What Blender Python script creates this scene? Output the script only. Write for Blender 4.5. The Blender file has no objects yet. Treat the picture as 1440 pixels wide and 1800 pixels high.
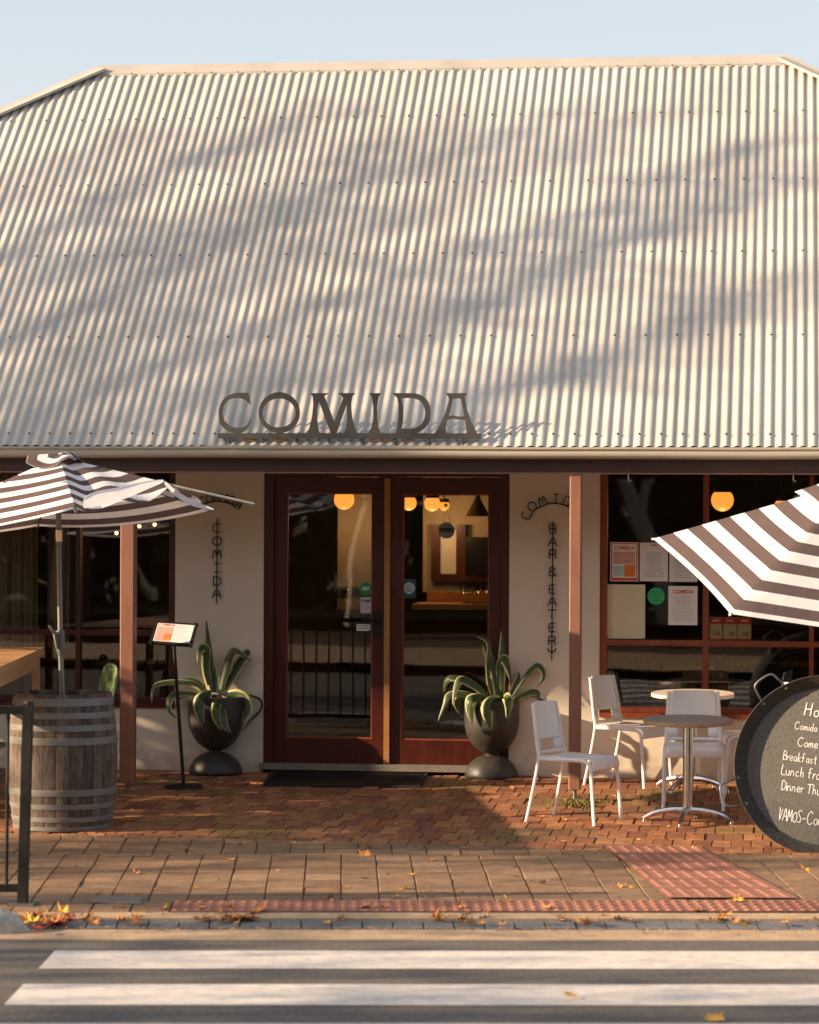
import bpy, bmesh, math, random
from mathutils import Vector, Matrix, noise
rnd = random.Random(7)
R = math.radians
sc = bpy.context.scene
col = sc.collection
# ---------------------------------------------------------------- camera
F = 5100.0; PSI = R(7.5); ROLL = .0045; CAMZ = 1.99
cam_d = bpy.data.cameras.new('camera'); cam = bpy.data.objects.new('camera', cam_d); col.objects.link(cam)
CM = Matrix.Rotation(PSI, 4, 'Z') @ Matrix.Rotation(R(90), 4, 'X') @ Matrix.Rotation(ROLL, 4, 'Z')
cam.matrix_world = Matrix.Translation((0, 0, CAMZ)) @ CM
cam_d.sensor_width = 36; cam_d.lens = F / 1800 * 36
cam_d.clip_start = .5; cam_d.clip_end = 2000
cam_d.dof.use_dof = True; cam_d.dof.focus_distance = 20.6; cam_d.dof.aperture_fstop = 2.6
sc.camera = cam
# ---------------------------------------------------------------- light
LDIR = Vector((3.2, 1.0, -1.13)).normalized()
w = bpy.data.worlds.new('World'); sc.world = w; w.use_nodes = True
nt = w.node_tree; nt.nodes.clear()
sky = nt.nodes.new('ShaderNodeTexSky'); sky.sky_type = 'NISHITA'; sky.sun_disc = False
sky.sun_elevation = math.asin(-LDIR.z); sky.sun_rotation = math.atan2(-LDIR.x, -LDIR.y)
sky.air_density = 1.0; sky.dust_density = 1.0; sky.ozone_density = 1.0
bg = nt.nodes.new('ShaderNodeBackground'); bg.inputs[1].default_value = .102
ou = nt.nodes.new('ShaderNodeOutputWorld')
tn = nt.nodes.new('ShaderNodeMixRGB'); tn.blend_type = 'MULTIPLY'; tn.inputs[0].default_value = 1; tn.inputs[2].default_value = (1.19, 1.0, .93, 1); nt.links.new(sky.outputs[0], tn.inputs[1]); hz_ = nt.nodes.new('ShaderNodeMixRGB'); hz_.inputs[0].default_value = .5; hz_.inputs[2].default_value = (3.05, 3.2, 3.45, 1); nt.links.new(tn.outputs[0], hz_.inputs[1]); nt.links.new(hz_.outputs[0], bg.inputs[0]); nt.links.new(bg.outputs[0], ou.inputs[0])
sd = bpy.data.lights.new('sun', 'SUN'); sd.energy = 5.0; sd.angle = R(.53); sd.color = (1, .75, .50)
so = bpy.data.objects.new('sun', sd); col.objects.link(so)
so.rotation_euler = LDIR.to_track_quat('-Z', 'Y').to_euler(); so.location = (-20, -5, 12)
sc.view_settings.view_transform = 'Standard'; sc.view_settings.look = 'None'
sc.view_settings.exposure = 1.2; sc.view_settings.gamma = 1
sc.render.engine = 'CYCLES'
try:
    sc.cycles.max_bounces = 8; sc.cycles.transparent_max_bounces = 12
except Exception: pass
# ---------------------------------------------------------------- position helpers
R3 = CM.to_3x3(); CO = Vector((0, 0, CAMZ))
def ray(px, py): return R3 @ Vector(((px - 720) / F, -(py - 900) / F, -1))
def atD(px, py, D): return CO + ray(px, py) * D
def atY(px, py, Y):
    r = ray(px, py); return CO + r * (Y / r.y)
YW = 21.8                                       # facade plane
RV = Matrix.Rotation(PSI + R(1.35), 3, 'Z') @ Vector((0, 1, 0))   # road depth axis
RU = Matrix.Rotation(PSI + R(1.35), 3, 'Z') @ Vector((1, 0, 0))
WK = 15.42                                      # kerb line, in metres along RV
YB = 18.65
def gz(x, y):
    if y >= YW: return 0
    if y >= YB: return -.034 * (YW - y)
    ww = x * RV.x + y * RV.y
    if ww >= WK: return -.1071 - .010 * (YB - y)
    return -.2
def G(px, py, off=0):
    r = ray(px, py); z = -.1
    for _ in range(30):
        t = (z - CAMZ) / r.z; p = CO + r * t; z = .5 * z + .5 * gz(p.x, p.y)
    return Vector((p.x, p.y, gz(p.x, p.y) + off))
def Zp(px, py, z):
    r = ray(px, py); return CO + r * ((z - CAMZ) / r.z)
# ---------------------------------------------------------------- materials
def mat(name, color=(.5, .5, .5), rough=.6, metal=0, var=0, scale=8, bump=0, bscale=60, spec=.5, stretch=(1, 1, 1), c2=None, emit=None, es=1, detail=6):
    m = bpy.data.materials.new(name); m.use_nodes = True; n = m.node_tree; p = n.nodes['Principled BSDF']
    p.inputs['Roughness'].default_value = rough; p.inputs['Metallic'].default_value = metal
    p.inputs['Specular IOR Level'].default_value = spec
    p.inputs['Base Color'].default_value = (*color, 1)
    tc = n.nodes.new('ShaderNodeTexCoord'); mp = n.nodes.new('ShaderNodeMapping'); mp.inputs['Scale'].default_value = stretch
    n.links.new(tc.outputs['Object'], mp.inputs[0])
    if var or c2:
        t = n.nodes.new('ShaderNodeTexNoise'); t.inputs['Scale'].default_value = scale; t.inputs['Detail'].default_value = detail
        t.inputs['Roughness'].default_value = .65
        n.links.new(mp.outputs[0], t.inputs['Vector'])
        cr = n.nodes.new('ShaderNodeValToRGB'); cr.color_ramp.elements[0].position = .34; cr.color_ramp.elements[1].position = .66
        a = color; b = c2 or tuple(min(1, c * (1 + var)) for c in color)
        if not c2: a = tuple(c * (1 - var) for c in color)
        cr.color_ramp.elements[0].color = (*a, 1); cr.color_ramp.elements[1].color = (*b, 1)
        n.links.new(t.outputs[0], cr.inputs[0]); n.links.new(cr.outputs[0], p.inputs['Base Color'])
        r2 = n.nodes.new('ShaderNodeMapRange'); r2.inputs[3].default_value = max(0, rough - .12); r2.inputs[4].default_value = min(1, rough + .12)
        n.links.new(t.outputs[0], r2.inputs[0]); n.links.new(r2.outputs[0], p.inputs['Roughness'])
    if bump:
        t = n.nodes.new('ShaderNodeTexNoise'); t.inputs['Scale'].default_value = bscale; t.inputs['Detail'].default_value = 4
        n.links.new(mp.outputs[0], t.inputs['Vector'])
        b = n.nodes.new('ShaderNodeBump'); b.inputs['Strength'].default_value = bump; b.inputs['Distance'].default_value = .01
        n.links.new(t.outputs[0], b.inputs['Height']); n.links.new(b.outputs[0], p.inputs['Normal'])
    if emit:
        p.inputs['Emission Color'].default_value = (*emit, 1); p.inputs['Emission Strength'].default_value = es
    return m
def attr_mat(name, ramp, rough=.8, bump=.5, bscale=90, dirt=(.03, .02, .012), moss=None):
    """colour from a per-brick random attribute, with fine grain and dirt"""
    m = bpy.data.materials.new(name); m.use_nodes = True; n = m.node_tree; p = n.nodes['Principled BSDF']
    p.inputs['Roughness'].default_value = rough
    a = n.nodes.new('ShaderNodeAttribute'); a.attribute_name = 'rand'
    cr = n.nodes.new('ShaderNodeValToRGB')
    cr.color_ramp.elements[0].color = (*ramp[0], 1); cr.color_ramp.elements[-1].color = (*ramp[-1], 1)
    for i, c in enumerate(ramp[1:-1]):
        e = cr.color_ramp.elements.new((i + 1) / (len(ramp) - 1)); e.color = (*c, 1)
    n.links.new(a.outputs['Fac'], cr.inputs[0])
    tc = n.nodes.new('ShaderNodeTexCoord'); t = n.nodes.new('ShaderNodeTexNoise'); t.inputs['Scale'].default_value = 9; t.inputs['Detail'].default_value = 9; t.inputs['Roughness'].default_value = .7
    n.links.new(tc.outputs['Object'], t.inputs['Vector'])
    mr = n.nodes.new('ShaderNodeMapRange'); mr.inputs[1].default_value = .35; mr.inputs[2].default_value = .72; mr.inputs[3].default_value = .0; mr.inputs[4].default_value = .75
    n.links.new(t.outputs[0], mr.inputs[0])
    mx = n.nodes.new('ShaderNodeMixRGB'); n.links.new(mr.outputs[0], mx.inputs[0]); n.links.new(cr.outputs[0], mx.inputs[1]); mx.inputs[2].default_value = (*dirt, 1)
    last = mx
    if moss:
        t3 = n.nodes.new('ShaderNodeTexNoise'); t3.inputs['Scale'].default_value = 1.3; t3.inputs['Detail'].default_value = 8
        n.links.new(tc.outputs['Object'], t3.inputs['Vector'])
        m3 = n.nodes.new('ShaderNodeMapRange'); m3.inputs[1].default_value = .5; m3.inputs[2].default_value = .66; m3.inputs[4].default_value = .7
        n.links.new(t3.outputs[0], m3.inputs[0])
        x3 = n.nodes.new('ShaderNodeMixRGB'); n.links.new(m3.outputs[0], x3.inputs[0]); n.links.new(mx.outputs[0], x3.inputs[1]); x3.inputs[2].default_value = (*moss, 1)
        last = x3
    n.links.new(last.outputs[0], p.inputs['Base Color'])
    t2 = n.nodes.new('ShaderNodeTexNoise'); t2.inputs['Scale'].default_value = bscale; t2.inputs['Detail'].default_value = 5
    n.links.new(tc.outputs['Object'], t2.inputs['Vector'])
    b = n.nodes.new('ShaderNodeBump'); b.inputs['Strength'].default_value = bump; b.inputs['Distance'].default_value = .008
    n.links.new(t2.outputs[0], b.inputs['Height']); n.links.new(b.outputs[0], p.inputs['Normal'])
    return m
def glass_mat(name, tint=(.62, .62, .6), ior=1.75):
    m = bpy.data.materials.new(name); m.use_nodes = True; n = m.node_tree; n.nodes.clear()
    o = n.nodes.new('ShaderNodeOutputMaterial'); t = n.nodes.new('ShaderNodeBsdfTransparent'); t.inputs[0].default_value = (*tint, 1)
    g = n.nodes.new('ShaderNodeBsdfGlossy'); g.inputs['Roughness'].default_value = .012
    f = n.nodes.new('ShaderNodeFresnel'); f.inputs[0].default_value = ior
    tc = n.nodes.new('ShaderNodeTexCoord'); nz = n.nodes.new('ShaderNodeTexNoise'); nz.inputs['Scale'].default_value = .9
    b = n.nodes.new('ShaderNodeBump'); b.inputs['Strength'].default_value = .05; b.inputs['Distance'].default_value = .02
    n.links.new(tc.outputs['Object'], nz.inputs['Vector']); n.links.new(nz.outputs[0], b.inputs['Height']); n.links.new(b.outputs[0], g.inputs['Normal'])
    mx = n.nodes.new('ShaderNodeMixShader')
    n.links.new(f.outputs[0], mx.inputs[0]); n.links.new(t.outputs[0], mx.inputs[1]); n.links.new(g.outputs[0], mx.inputs[2]); n.links.new(mx.outputs[0], o.inputs[0])
    return m
def cloth_mat(name, a, b, transl=.35, stripes=0):
    m = bpy.data.materials.new(name); m.use_nodes = True; n = m.node_tree; n.nodes.clear()
    o = n.nodes.new('ShaderNodeOutputMaterial'); d = n.nodes.new('ShaderNodeBsdfDiffuse'); t = n.nodes.new('ShaderNodeBsdfTranslucent'); mx = n.nodes.new('ShaderNodeMixShader'); mx.inputs[0].default_value = transl
    uv = n.nodes.new('ShaderNodeUVMap'); uv.uv_map = 'UVMap'; sp = n.nodes.new('ShaderNodeSeparateXYZ'); n.links.new(uv.outputs[0], sp.inputs[0])
    mm = n.nodes.new('ShaderNodeMath'); mm.operation = 'MULTIPLY'; mm.inputs[1].default_value = stripes; n.links.new(sp.outputs[1], mm.inputs[0])
    mm.operation = 'MULTIPLY_ADD'; mm.inputs[2].default_value = .22; fr = n.nodes.new('ShaderNodeMath'); fr.operation = 'FRACT'; n.links.new(mm.outputs[0], fr.inputs[0])
    gt = n.nodes.new('ShaderNodeMath'); gt.operation = 'GREATER_THAN'; gt.inputs[1].default_value = .5; n.links.new(fr.outputs[0], gt.inputs[0])
    c = n.nodes.new('ShaderNodeMixRGB'); c.inputs[1].default_value = (*a, 1); c.inputs[2].default_value = (*b, 1); n.links.new(gt.outputs[0], c.inputs[0])
    tc = n.nodes.new('ShaderNodeTexCoord'); nz = n.nodes.new('ShaderNodeTexNoise'); nz.inputs['Scale'].default_value = 5; nz.inputs['Detail'].default_value = 5
    n.links.new(tc.outputs['Object'], nz.inputs['Vector'])
    mr = n.nodes.new('ShaderNodeMapRange'); mr.inputs[3].default_value = .8; mr.inputs[4].default_value = 1.08; n.links.new(nz.outputs[0], mr.inputs[0])
    mu = n.nodes.new('ShaderNodeMixRGB'); mu.blend_type = 'MULTIPLY'; mu.inputs[0].default_value = 1; n.links.new(c.outputs[0], mu.inputs[1]); n.links.new(mr.outputs[0], mu.inputs[2])
    bp = n.nodes.new('ShaderNodeBump'); bp.inputs['Strength'].default_value = .35; bp.inputs['Distance'].default_value = .03; n.links.new(nz.outputs[0], bp.inputs['Height'])
    for s in (d, t): n.links.new(mu.outputs[0], s.inputs['Color']); n.links.new(bp.outputs[0], s.inputs['Normal'])
    n.links.new(d.outputs[0], mx.inputs[1]); n.links.new(t.outputs[0], mx.inputs[2]); n.links.new(mx.outputs[0], o.inputs[0])
    return m
def agave_mat():
    m = bpy.data.materials.new('agave_leaf'); m.use_nodes = True; n = m.node_tree; p = n.nodes['Principled BSDF']
    p.inputs['Roughness'].default_value = .42
    uv = n.nodes.new('ShaderNodeUVMap'); uv.uv_map = 'UVMap'; sp = n.nodes.new('ShaderNodeSeparateXYZ'); n.links.new(uv.outputs[0], sp.inputs[0])
    tc = n.nodes.new('ShaderNodeTexCoord'); nz = n.nodes.new('ShaderNodeTexNoise'); nz.inputs['Scale'].default_value = 25; n.links.new(tc.outputs['Object'], nz.inputs['Vector'])
    ad = n.nodes.new('ShaderNodeMath'); ad.operation = 'MULTIPLY_ADD'; ad.inputs[1].default_value = .16; n.links.new(nz.outputs[0], ad.inputs[0]); n.links.new(sp.outputs[0], ad.inputs[2])
    cr = n.nodes.new('ShaderNodeValToRGB'); e = cr.color_ramp.elements
    e[0].position = 0; e[0].color = (.52, .47, .22, 1); e[1].position = 1; e[1].color = (.52, .47, .22, 1)
    for ps, c in ((.19, (.52, .47, .22)), (.23, (.045, .078, .028)), (.54, (.062, .10, .038)), (.86, (.042, .072, .026)), (.90, (.52, .47, .22))):
        x = e.new(ps); x.color = (*c, 1)
    n.links.new(ad.outputs[0], cr.inputs[0])
    mr = n.nodes.new('ShaderNodeMapRange'); mr.inputs[1].default_value = .9; mr.inputs[2].default_value = .97; n.links.new(sp.outputs[1], mr.inputs[0])
    mx = n.nodes.new('ShaderNodeMixRGB'); n.links.new(mr.outputs[0], mx.inputs[0]); n.links.new(cr.outputs[0], mx.inputs[1]); mx.inputs[2].default_value = (.10, .05, .025, 1)
    n.links.new(mx.outputs[0], p.inputs['Base Color'])
    return m
M = {}
M['roof'] = mat('cream_steel_roof', (.49, .465, .41), .45, var=.10, scale=1.2, bump=.1, bscale=4)
def streaks(m):
    n = m.node_tree; p = n.nodes['Principled BSDF']; tc = n.nodes.new('ShaderNodeTexCoord'); mp = n.nodes.new('ShaderNodeMapping'); mp.inputs['Scale'].default_value = (7, .35, .35)
    t = n.nodes.new('ShaderNodeTexNoise'); t.inputs['Scale'].default_value = 2.2; t.inputs['Detail'].default_value = 6
    n.links.new(tc.outputs['Object'], mp.inputs[0]); n.links.new(mp.outputs[0], t.inputs['Vector'])
    mr = n.nodes.new('ShaderNodeMapRange'); mr.inputs[1].default_value = .52; mr.inputs[2].default_value = .8; mr.inputs[4].default_value = .5; n.links.new(t.outputs[0], mr.inputs[0])
    src = p.inputs['Base Color'].links[0].from_socket
    mx = n.nodes.new('ShaderNodeMixRGB'); n.links.new(mr.outputs[0], mx.inputs[0]); n.links.new(src, mx.inputs[1]); mx.inputs[2].default_value = (.40, .33, .26, 1)
    at = n.nodes.new('ShaderNodeAttribute'); at.attribute_name = 'rand'; m2 = n.nodes.new('ShaderNodeMapRange'); m2.inputs[3].default_value = .86; m2.inputs[4].default_value = 1.06; n.links.new(at.outputs['Fac'], m2.inputs[0])
    mu = n.nodes.new('ShaderNodeMixRGB'); mu.blend_type = 'MULTIPLY'; mu.inputs[0].default_value = 1; n.links.new(mx.outputs[0], mu.inputs[1]); n.links.new(m2.outputs[0], mu.inputs[2])
    # sparse rusty spots
    t4 = n.nodes.new('ShaderNodeTexNoise'); t4.inputs['Scale'].default_value = 1.6; t4.inputs['Detail'].default_value = 12; t4.inputs['Roughness'].default_value = .8; n.links.new(tc.outputs['Object'], t4.inputs['Vector'])
    m4 = n.nodes.new('ShaderNodeMapRange'); m4.inputs[1].default_value = .70; m4.inputs[2].default_value = .78; m4.inputs[4].default_value = .6; n.links.new(t4.outputs[0], m4.inputs[0])
    x4 = n.nodes.new('ShaderNodeMixRGB'); n.links.new(m4.outputs[0], x4.inputs[0]); n.links.new(mu.outputs[0], x4.inputs[1]); x4.inputs[2].default_value = (.22, .16, .12, 1)
    n.links.new(x4.outputs[0], p.inputs['Base Color'])
streaks(M['roof'])
def splash(m):
    n = m.node_tree; p = n.nodes['Principled BSDF']; tc = n.nodes.new('ShaderNodeTexCoord'); t = n.nodes.new('ShaderNodeTexNoise'); t.inputs['Scale'].default_value = 6; t.inputs['Detail'].default_value = 10; t.inputs['Roughness'].default_value = .75
    sp = n.nodes.new('ShaderNodeSeparateXYZ'); n.links.new(tc.outputs['Object'], t.inputs['Vector']); n.links.new(tc.outputs['Object'], sp.inputs[0])
    mr = n.nodes.new('ShaderNodeMapRange'); mr.inputs[1].default_value = .0; mr.inputs[2].default_value = .28; mr.inputs[3].default_value = .30; mr.inputs[4].default_value = 0; n.links.new(sp.outputs[2], mr.inputs[0])
    ad = n.nodes.new('ShaderNodeMath'); ad.operation = 'ADD'; n.links.new(mr.outputs[0], ad.inputs[0]); n.links.new(t.outputs[0], ad.inputs[1])
    m2 = n.nodes.new('ShaderNodeMapRange'); m2.inputs[1].default_value = .60; m2.inputs[2].default_value = .95; m2.inputs[4].default_value = .7; n.links.new(ad.outputs[0], m2.inputs[0])
    mx = n.nodes.new('ShaderNodeMixRGB'); n.links.new(m2.outputs[0], mx.inputs[0]); n.links.new(p.inputs['Base Color'].links[0].from_socket, mx.inputs[1]); mx.inputs[2].default_value = (.34, .23, .15, 1); n.links.new(mx.outputs[0], p.inputs['Base Color'])
M['flash'] = mat('cream_flashing', (.46, .42, .36), .5, var=.08, scale=3)
M['gutter'] = mat('cream_gutter', (.42, .37, .29), .42, var=.10, scale=2.5, stretch=(.4, 1, 3))
M['screw'] = mat('roof_screw', (.16, .12, .09), .6, .4)
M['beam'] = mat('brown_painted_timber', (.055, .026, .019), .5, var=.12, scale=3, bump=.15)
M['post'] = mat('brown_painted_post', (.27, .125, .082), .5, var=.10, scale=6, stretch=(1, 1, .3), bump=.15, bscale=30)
M['wall'] = mat('cream_rendered_wall', (.71, .63, .51), .85, var=.05, scale=1.6, bump=.25, bscale=14)
splash(M['wall'])
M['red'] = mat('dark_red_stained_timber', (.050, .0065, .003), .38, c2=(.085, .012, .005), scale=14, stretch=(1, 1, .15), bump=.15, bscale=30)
M['redl'] = mat('red_timber_sunlit', (.20, .042, .016), .45, c2=(.28, .062, .022), scale=12, stretch=(1, 1, .15), bump=.1)  # lighter copy of the dark red timber, sunlit tone put into its colour
M['astragal'] = mat('raw_pine_strip', (.42, .19, .055), .5, var=.15, scale=9, stretch=(1, 1, .2))
M['soffit'] = mat('soffit_lining', (.30, .24, .18), .8, var=.08)
M['black'] = mat('black_powdercoat', (.011, .011, .0105), .55, var=.3, scale=20, spec=.35)
M['darkmet'] = mat('dark_sign_steel', (.09, .086, .075), .55, .3, var=.12, scale=10)
M['rust'] = mat('rusty_stain', (.55, .23, .06), .8, var=.3, scale=30)
M['wire'] = mat('black_wire_iron', (.018, .014, .012), .6, .3)
M['glass'] = glass_mat('window_glass', (.92, .92, .90), 1.9)
M['galv'] = mat('galvanised_hoop', (.20, .195, .185), .6, .25, var=.15, scale=14, stretch=(1, 1, 3))
M['chrome'] = mat('polished_aluminium', (.72, .70, .67), .22, 1, var=.08, scale=20)
M['grey'] = mat('grey_aluminium_pole', (.16, .165, .16), .42, .6, var=.15, scale=12)
M['greyl'] = mat('light_alloy_pole', (.20, .20, .18), .4, .6)
M['white'] = mat('white_enamel_chair', (.88, .84, .80), .38, var=.03, scale=10)
M['ply'] = mat('white_laminate_top', (.72, .62, .50), .4, var=.05)
M['edge'] = mat('laminate_edge', (.42, .24, .13), .5, var=.2, scale=25)
M['stain'] = mat('blackened_pan_steel', (.010, .009, .008), .65, c2=(.085, .075, .06), scale=85, detail=3, bump=.6, bscale=120)
M['board'] = mat('chalky_pan_base', (.052, .050, .046), .7, c2=(.165, .158, .142), scale=150, detail=3, bump=.4, bscale=130)
M['chalk'] = mat('white_chalk_pen', (.85, .85, .83), .9)
M['pot'] = mat('charcoal_pot', (.042, .037, .031), .48, var=.15, scale=5, bump=.08, bscale=80)
M['soil'] = mat('potting_soil', (.03, .02, .012), .95, bump=.8)
M['agave'] = agave_mat()
M['umb'] = cloth_mat('striped_canopy_cloth', (.86, .84, .83), (.135, .10, .096), .24, 6)
M['umbr'] = cloth_mat('striped_canopy_cloth_tilted', (.86, .84, .83), (.15, .112, .108), .27, 7)
M['hem'] = cloth_mat('white_hem_cloth', (.82, .82, .86), (.82, .82, .86), .3, 1)
M['mat'] = mat('rubber_mat', (.016, .015, .014), .7, bump=.8, bscale=200)
M['wood'] = mat('warm_table_timber', (.38, .20, .09), .5, c2=(.52, .30, .14), scale=6, stretch=(.25, 3, 3), bump=.1)
M['woodd'] = mat('dark_timber', (.07, .035, .018), .5, c2=(.12, .06, .03), scale=8, stretch=(.3, 2, 2))
M['green'] = mat('green_painted_metal', (.15, .22, .09), .5, var=.1)
M['paper'] = mat('white_paper', (.78, .76, .74), .9, var=.03)
M['cream'] = mat('aged_cream_paper', (.66, .60, .42), .9, var=.05, scale=6)
M['ink'] = mat('grey_printed_text', (.30, .28, .28), .9)
M['redink'] = mat('orange_red_print', (.62, .12, .04), .9)
M['pink'] = mat('pink_print_panel', (.62, .36, .30), .9)
M['orange'] = mat('orange_print_block', (.75, .22, .03), .9)
M['gsticker'] = mat('green_sticker', (.03, .42, .14), .6)
M['dgreen'] = mat('dark_green_sticker', (.02, .25, .05), .6)
M['nsticker'] = mat('navy_sticker', (.02, .07, .11), .6)
M['bsticker'] = mat('pale_blue_sticker', (.42, .55, .58), .6)
M['lilac'] = mat('lilac_sticker', (.55, .50, .58), .6)
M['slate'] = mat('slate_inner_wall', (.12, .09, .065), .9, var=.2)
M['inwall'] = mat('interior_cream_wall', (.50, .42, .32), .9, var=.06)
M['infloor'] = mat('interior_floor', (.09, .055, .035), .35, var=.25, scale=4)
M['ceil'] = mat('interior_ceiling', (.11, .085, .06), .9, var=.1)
M['curtain'] = mat('olive_curtain', (.42, .33, .19), .9, var=.2, scale=9, stretch=(3, 1, .3))
M['dado'] = mat('orange_timber_dado', (.42, .17, .05), .45, var=.2, scale=6, stretch=(1, 1, 4))  # orange timber colour varied by random grain
M['tv'] = mat('black_screen', (.006, .006, .007), .25)
M['navy'] = mat('navy_reflection_tone', (.012, .035, .085), .9, var=.2)  # blue of a window reflection given to a solid shape
M['globe'] = mat('glowing_amber_globe', (.12, .05, .01), .5, emit=(1, .33, .045), es=.62)
M['bulb'] = mat('bright_bulb', (1, .8, .5), .5, emit=(1, .62, .24), es=2.2)
M['redbulb'] = mat('dull_red_bulb', (1, .2, .1), .5, emit=(1, .12, .03), es=2)
M['winegl'] = glass_mat('wine_glass', (.92, .92, .9), 1.7)
M['canr'] = mat('red_printed_card', (.98, .075, .035), .5)
M['cany'] = mat('cream_printed_card', (.97, .84, .52), .5)
M['cano'] = mat('orange_print', (.8, .30, .03), .5)
M['bag'] = mat('silver_grey_cloth', (.20, .21, .22), .7, var=.1)
M['concrete'] = mat('beige_concrete', (.44, .31, .19), .85, var=.18, scale=7, bump=.5, bscale=80)
M['bluestone'] = mat('blue_grey_stone', (.15, .148, .145), .7, var=.15, scale=12, bump=.5, bscale=70)
M['kstone'] = mat('weathered_kerb_stone', (.34, .31, .26), .85, c2=(.55, .51, .44), scale=20, bump=.9, bscale=40)
M['asphalt'] = mat('grey_asphalt', (.07, .063, .055), .85, c2=(.19, .168, .145), scale=46, bump=.8, bscale=260, detail=8)
M['paint'] = mat('worn_white_road_paint', (.54, .485, .43), .75, c2=(.74, .68, .61), scale=13, bump=.45, bscale=200, detail=9)
M['mortar'] = mat('dirty_joint_sand', (.085, .05, .03), .95, var=.4, scale=30)
M['soilbed'] = mat('bare_soil', (.09, .055, .03), .95, var=.4, scale=14, bump=.8)
M['brick'] = attr_mat('terracotta_brick_paving', [(.30, .10, .04), (.44, .165, .06), (.52, .22, .09), (.34, .12, .05), (.26, .095, .05)], moss=(.15, .115, .03))
M['paver'] = attr_mat('brown_grey_pavers', [(.22, .125, .065), (.34, .205, .11), (.27, .155, .08), (.42, .265, .15)], dirt=(.12, .072, .038), bump=.6, bscale=120)
M['tact'] = attr_mat('pink_tactile_tile', [(.36, .145, .09), (.42, .18, .115), (.33, .13, .08)], dirt=(.20, .09, .06))
M['plate'] = mat('grey_access_lid', (.20, .17, .135), .7, var=.15, scale=20)
M['leafA'] = mat('dry_orange_leaf', (.50, .17, .035), .7, c2=(.62, .30, .08), scale=30)
M['leafB'] = mat('dry_brown_leaf', (.30, .12, .045), .8, c2=(.48, .24, .10), scale=30)
M['leafY'] = mat('yellow_leaf', (.68, .36, .05), .7, var=.1, scale=20)
M['leafR'] = mat('red_leaf', (.50, .055, .02), .7, var=.1)
M['weed'] = mat('small_weed', (.13, .13, .03), .8, c2=(.30, .20, .07), scale=20)
M['grassg'] = mat('grass', (.07, .09, .025), .9, c2=(.14, .12, .05), scale=30)
M['bark'] = mat('grey_brown_bark', (.16, .12, .09), .9, var=.3, scale=8, bump=.6, bscale=20)
M['gum'] = mat('pale_gum_bark', (.48, .41, .33), .8, var=.2, scale=4)
M['foli'] = mat('tree_foliage', (.05, .075, .02), .8, c2=(.11, .12, .03), scale=2)
M['hedge'] = mat('dark_hedge_foliage', (.035, .05, .018), .9, c2=(.06, .075, .025), scale=3)
# wood barrel
def barrel_mat():
    m = bpy.data.materials.new('weathered_oak_stave'); m.use_nodes = True; n = m.node_tree; p = n.nodes['Principled BSDF']; p.inputs['Roughness'].default_value = .8
    a = n.nodes.new('ShaderNodeAttribute'); a.attribute_name = 'rand'
    tc = n.nodes.new('ShaderNodeTexCoord'); mp = n.nodes.new('ShaderNodeMapping'); mp.inputs['Scale'].default_value = (9, 9, 1.4)
    n.links.new(tc.outputs['Object'], mp.inputs[0])
    t = n.nodes.new('ShaderNodeTexNoise'); t.inputs['Scale'].default_value = 5; t.inputs['Detail'].default_value = 9; t.inputs['Roughness'].default_value = .7; n.links.new(mp.outputs[0], t.inputs['Vector'])
    ad = n.nodes.new('ShaderNodeMath'); ad.operation = 'MULTIPLY_ADD'; ad.inputs[1].default_value = .35; n.links.new(a.outputs['Fac'], ad.inputs[0]); n.links.new(t.outputs[0], ad.inputs[2])
    cr = n.nodes.new('ShaderNodeValToRGB'); e = cr.color_ramp.elements; e[0].position = .42; e[0].color = (.014, .010, .009, 1); e[1].position = .95; e[1].color = (.22, .17, .13, 1)
    x = e.new(.62); x.color = (.072, .054, .044, 1)
    n.links.new(ad.outputs[0], cr.inputs[0]); n.links.new(cr.outputs[0], p.inputs['Base Color'])
    b = n.nodes.new('ShaderNodeBump'); b.inputs['Strength'].default_value = .6; b.inputs['Distance'].default_value = .006; n.links.new(t.outputs[0], b.inputs['Height']); n.links.new(b.outputs[0], p.inputs['Normal'])
    return m
M['oak'] = barrel_mat()
def tabletop_mat():
    m = mat('grey_timber_laminate', (.25, .215, .19), .42, c2=(.44, .38, .33), scale=5, stretch=(.6, 7, 3), detail=9)
    return m
M['ttop'] = tabletop_mat()
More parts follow.
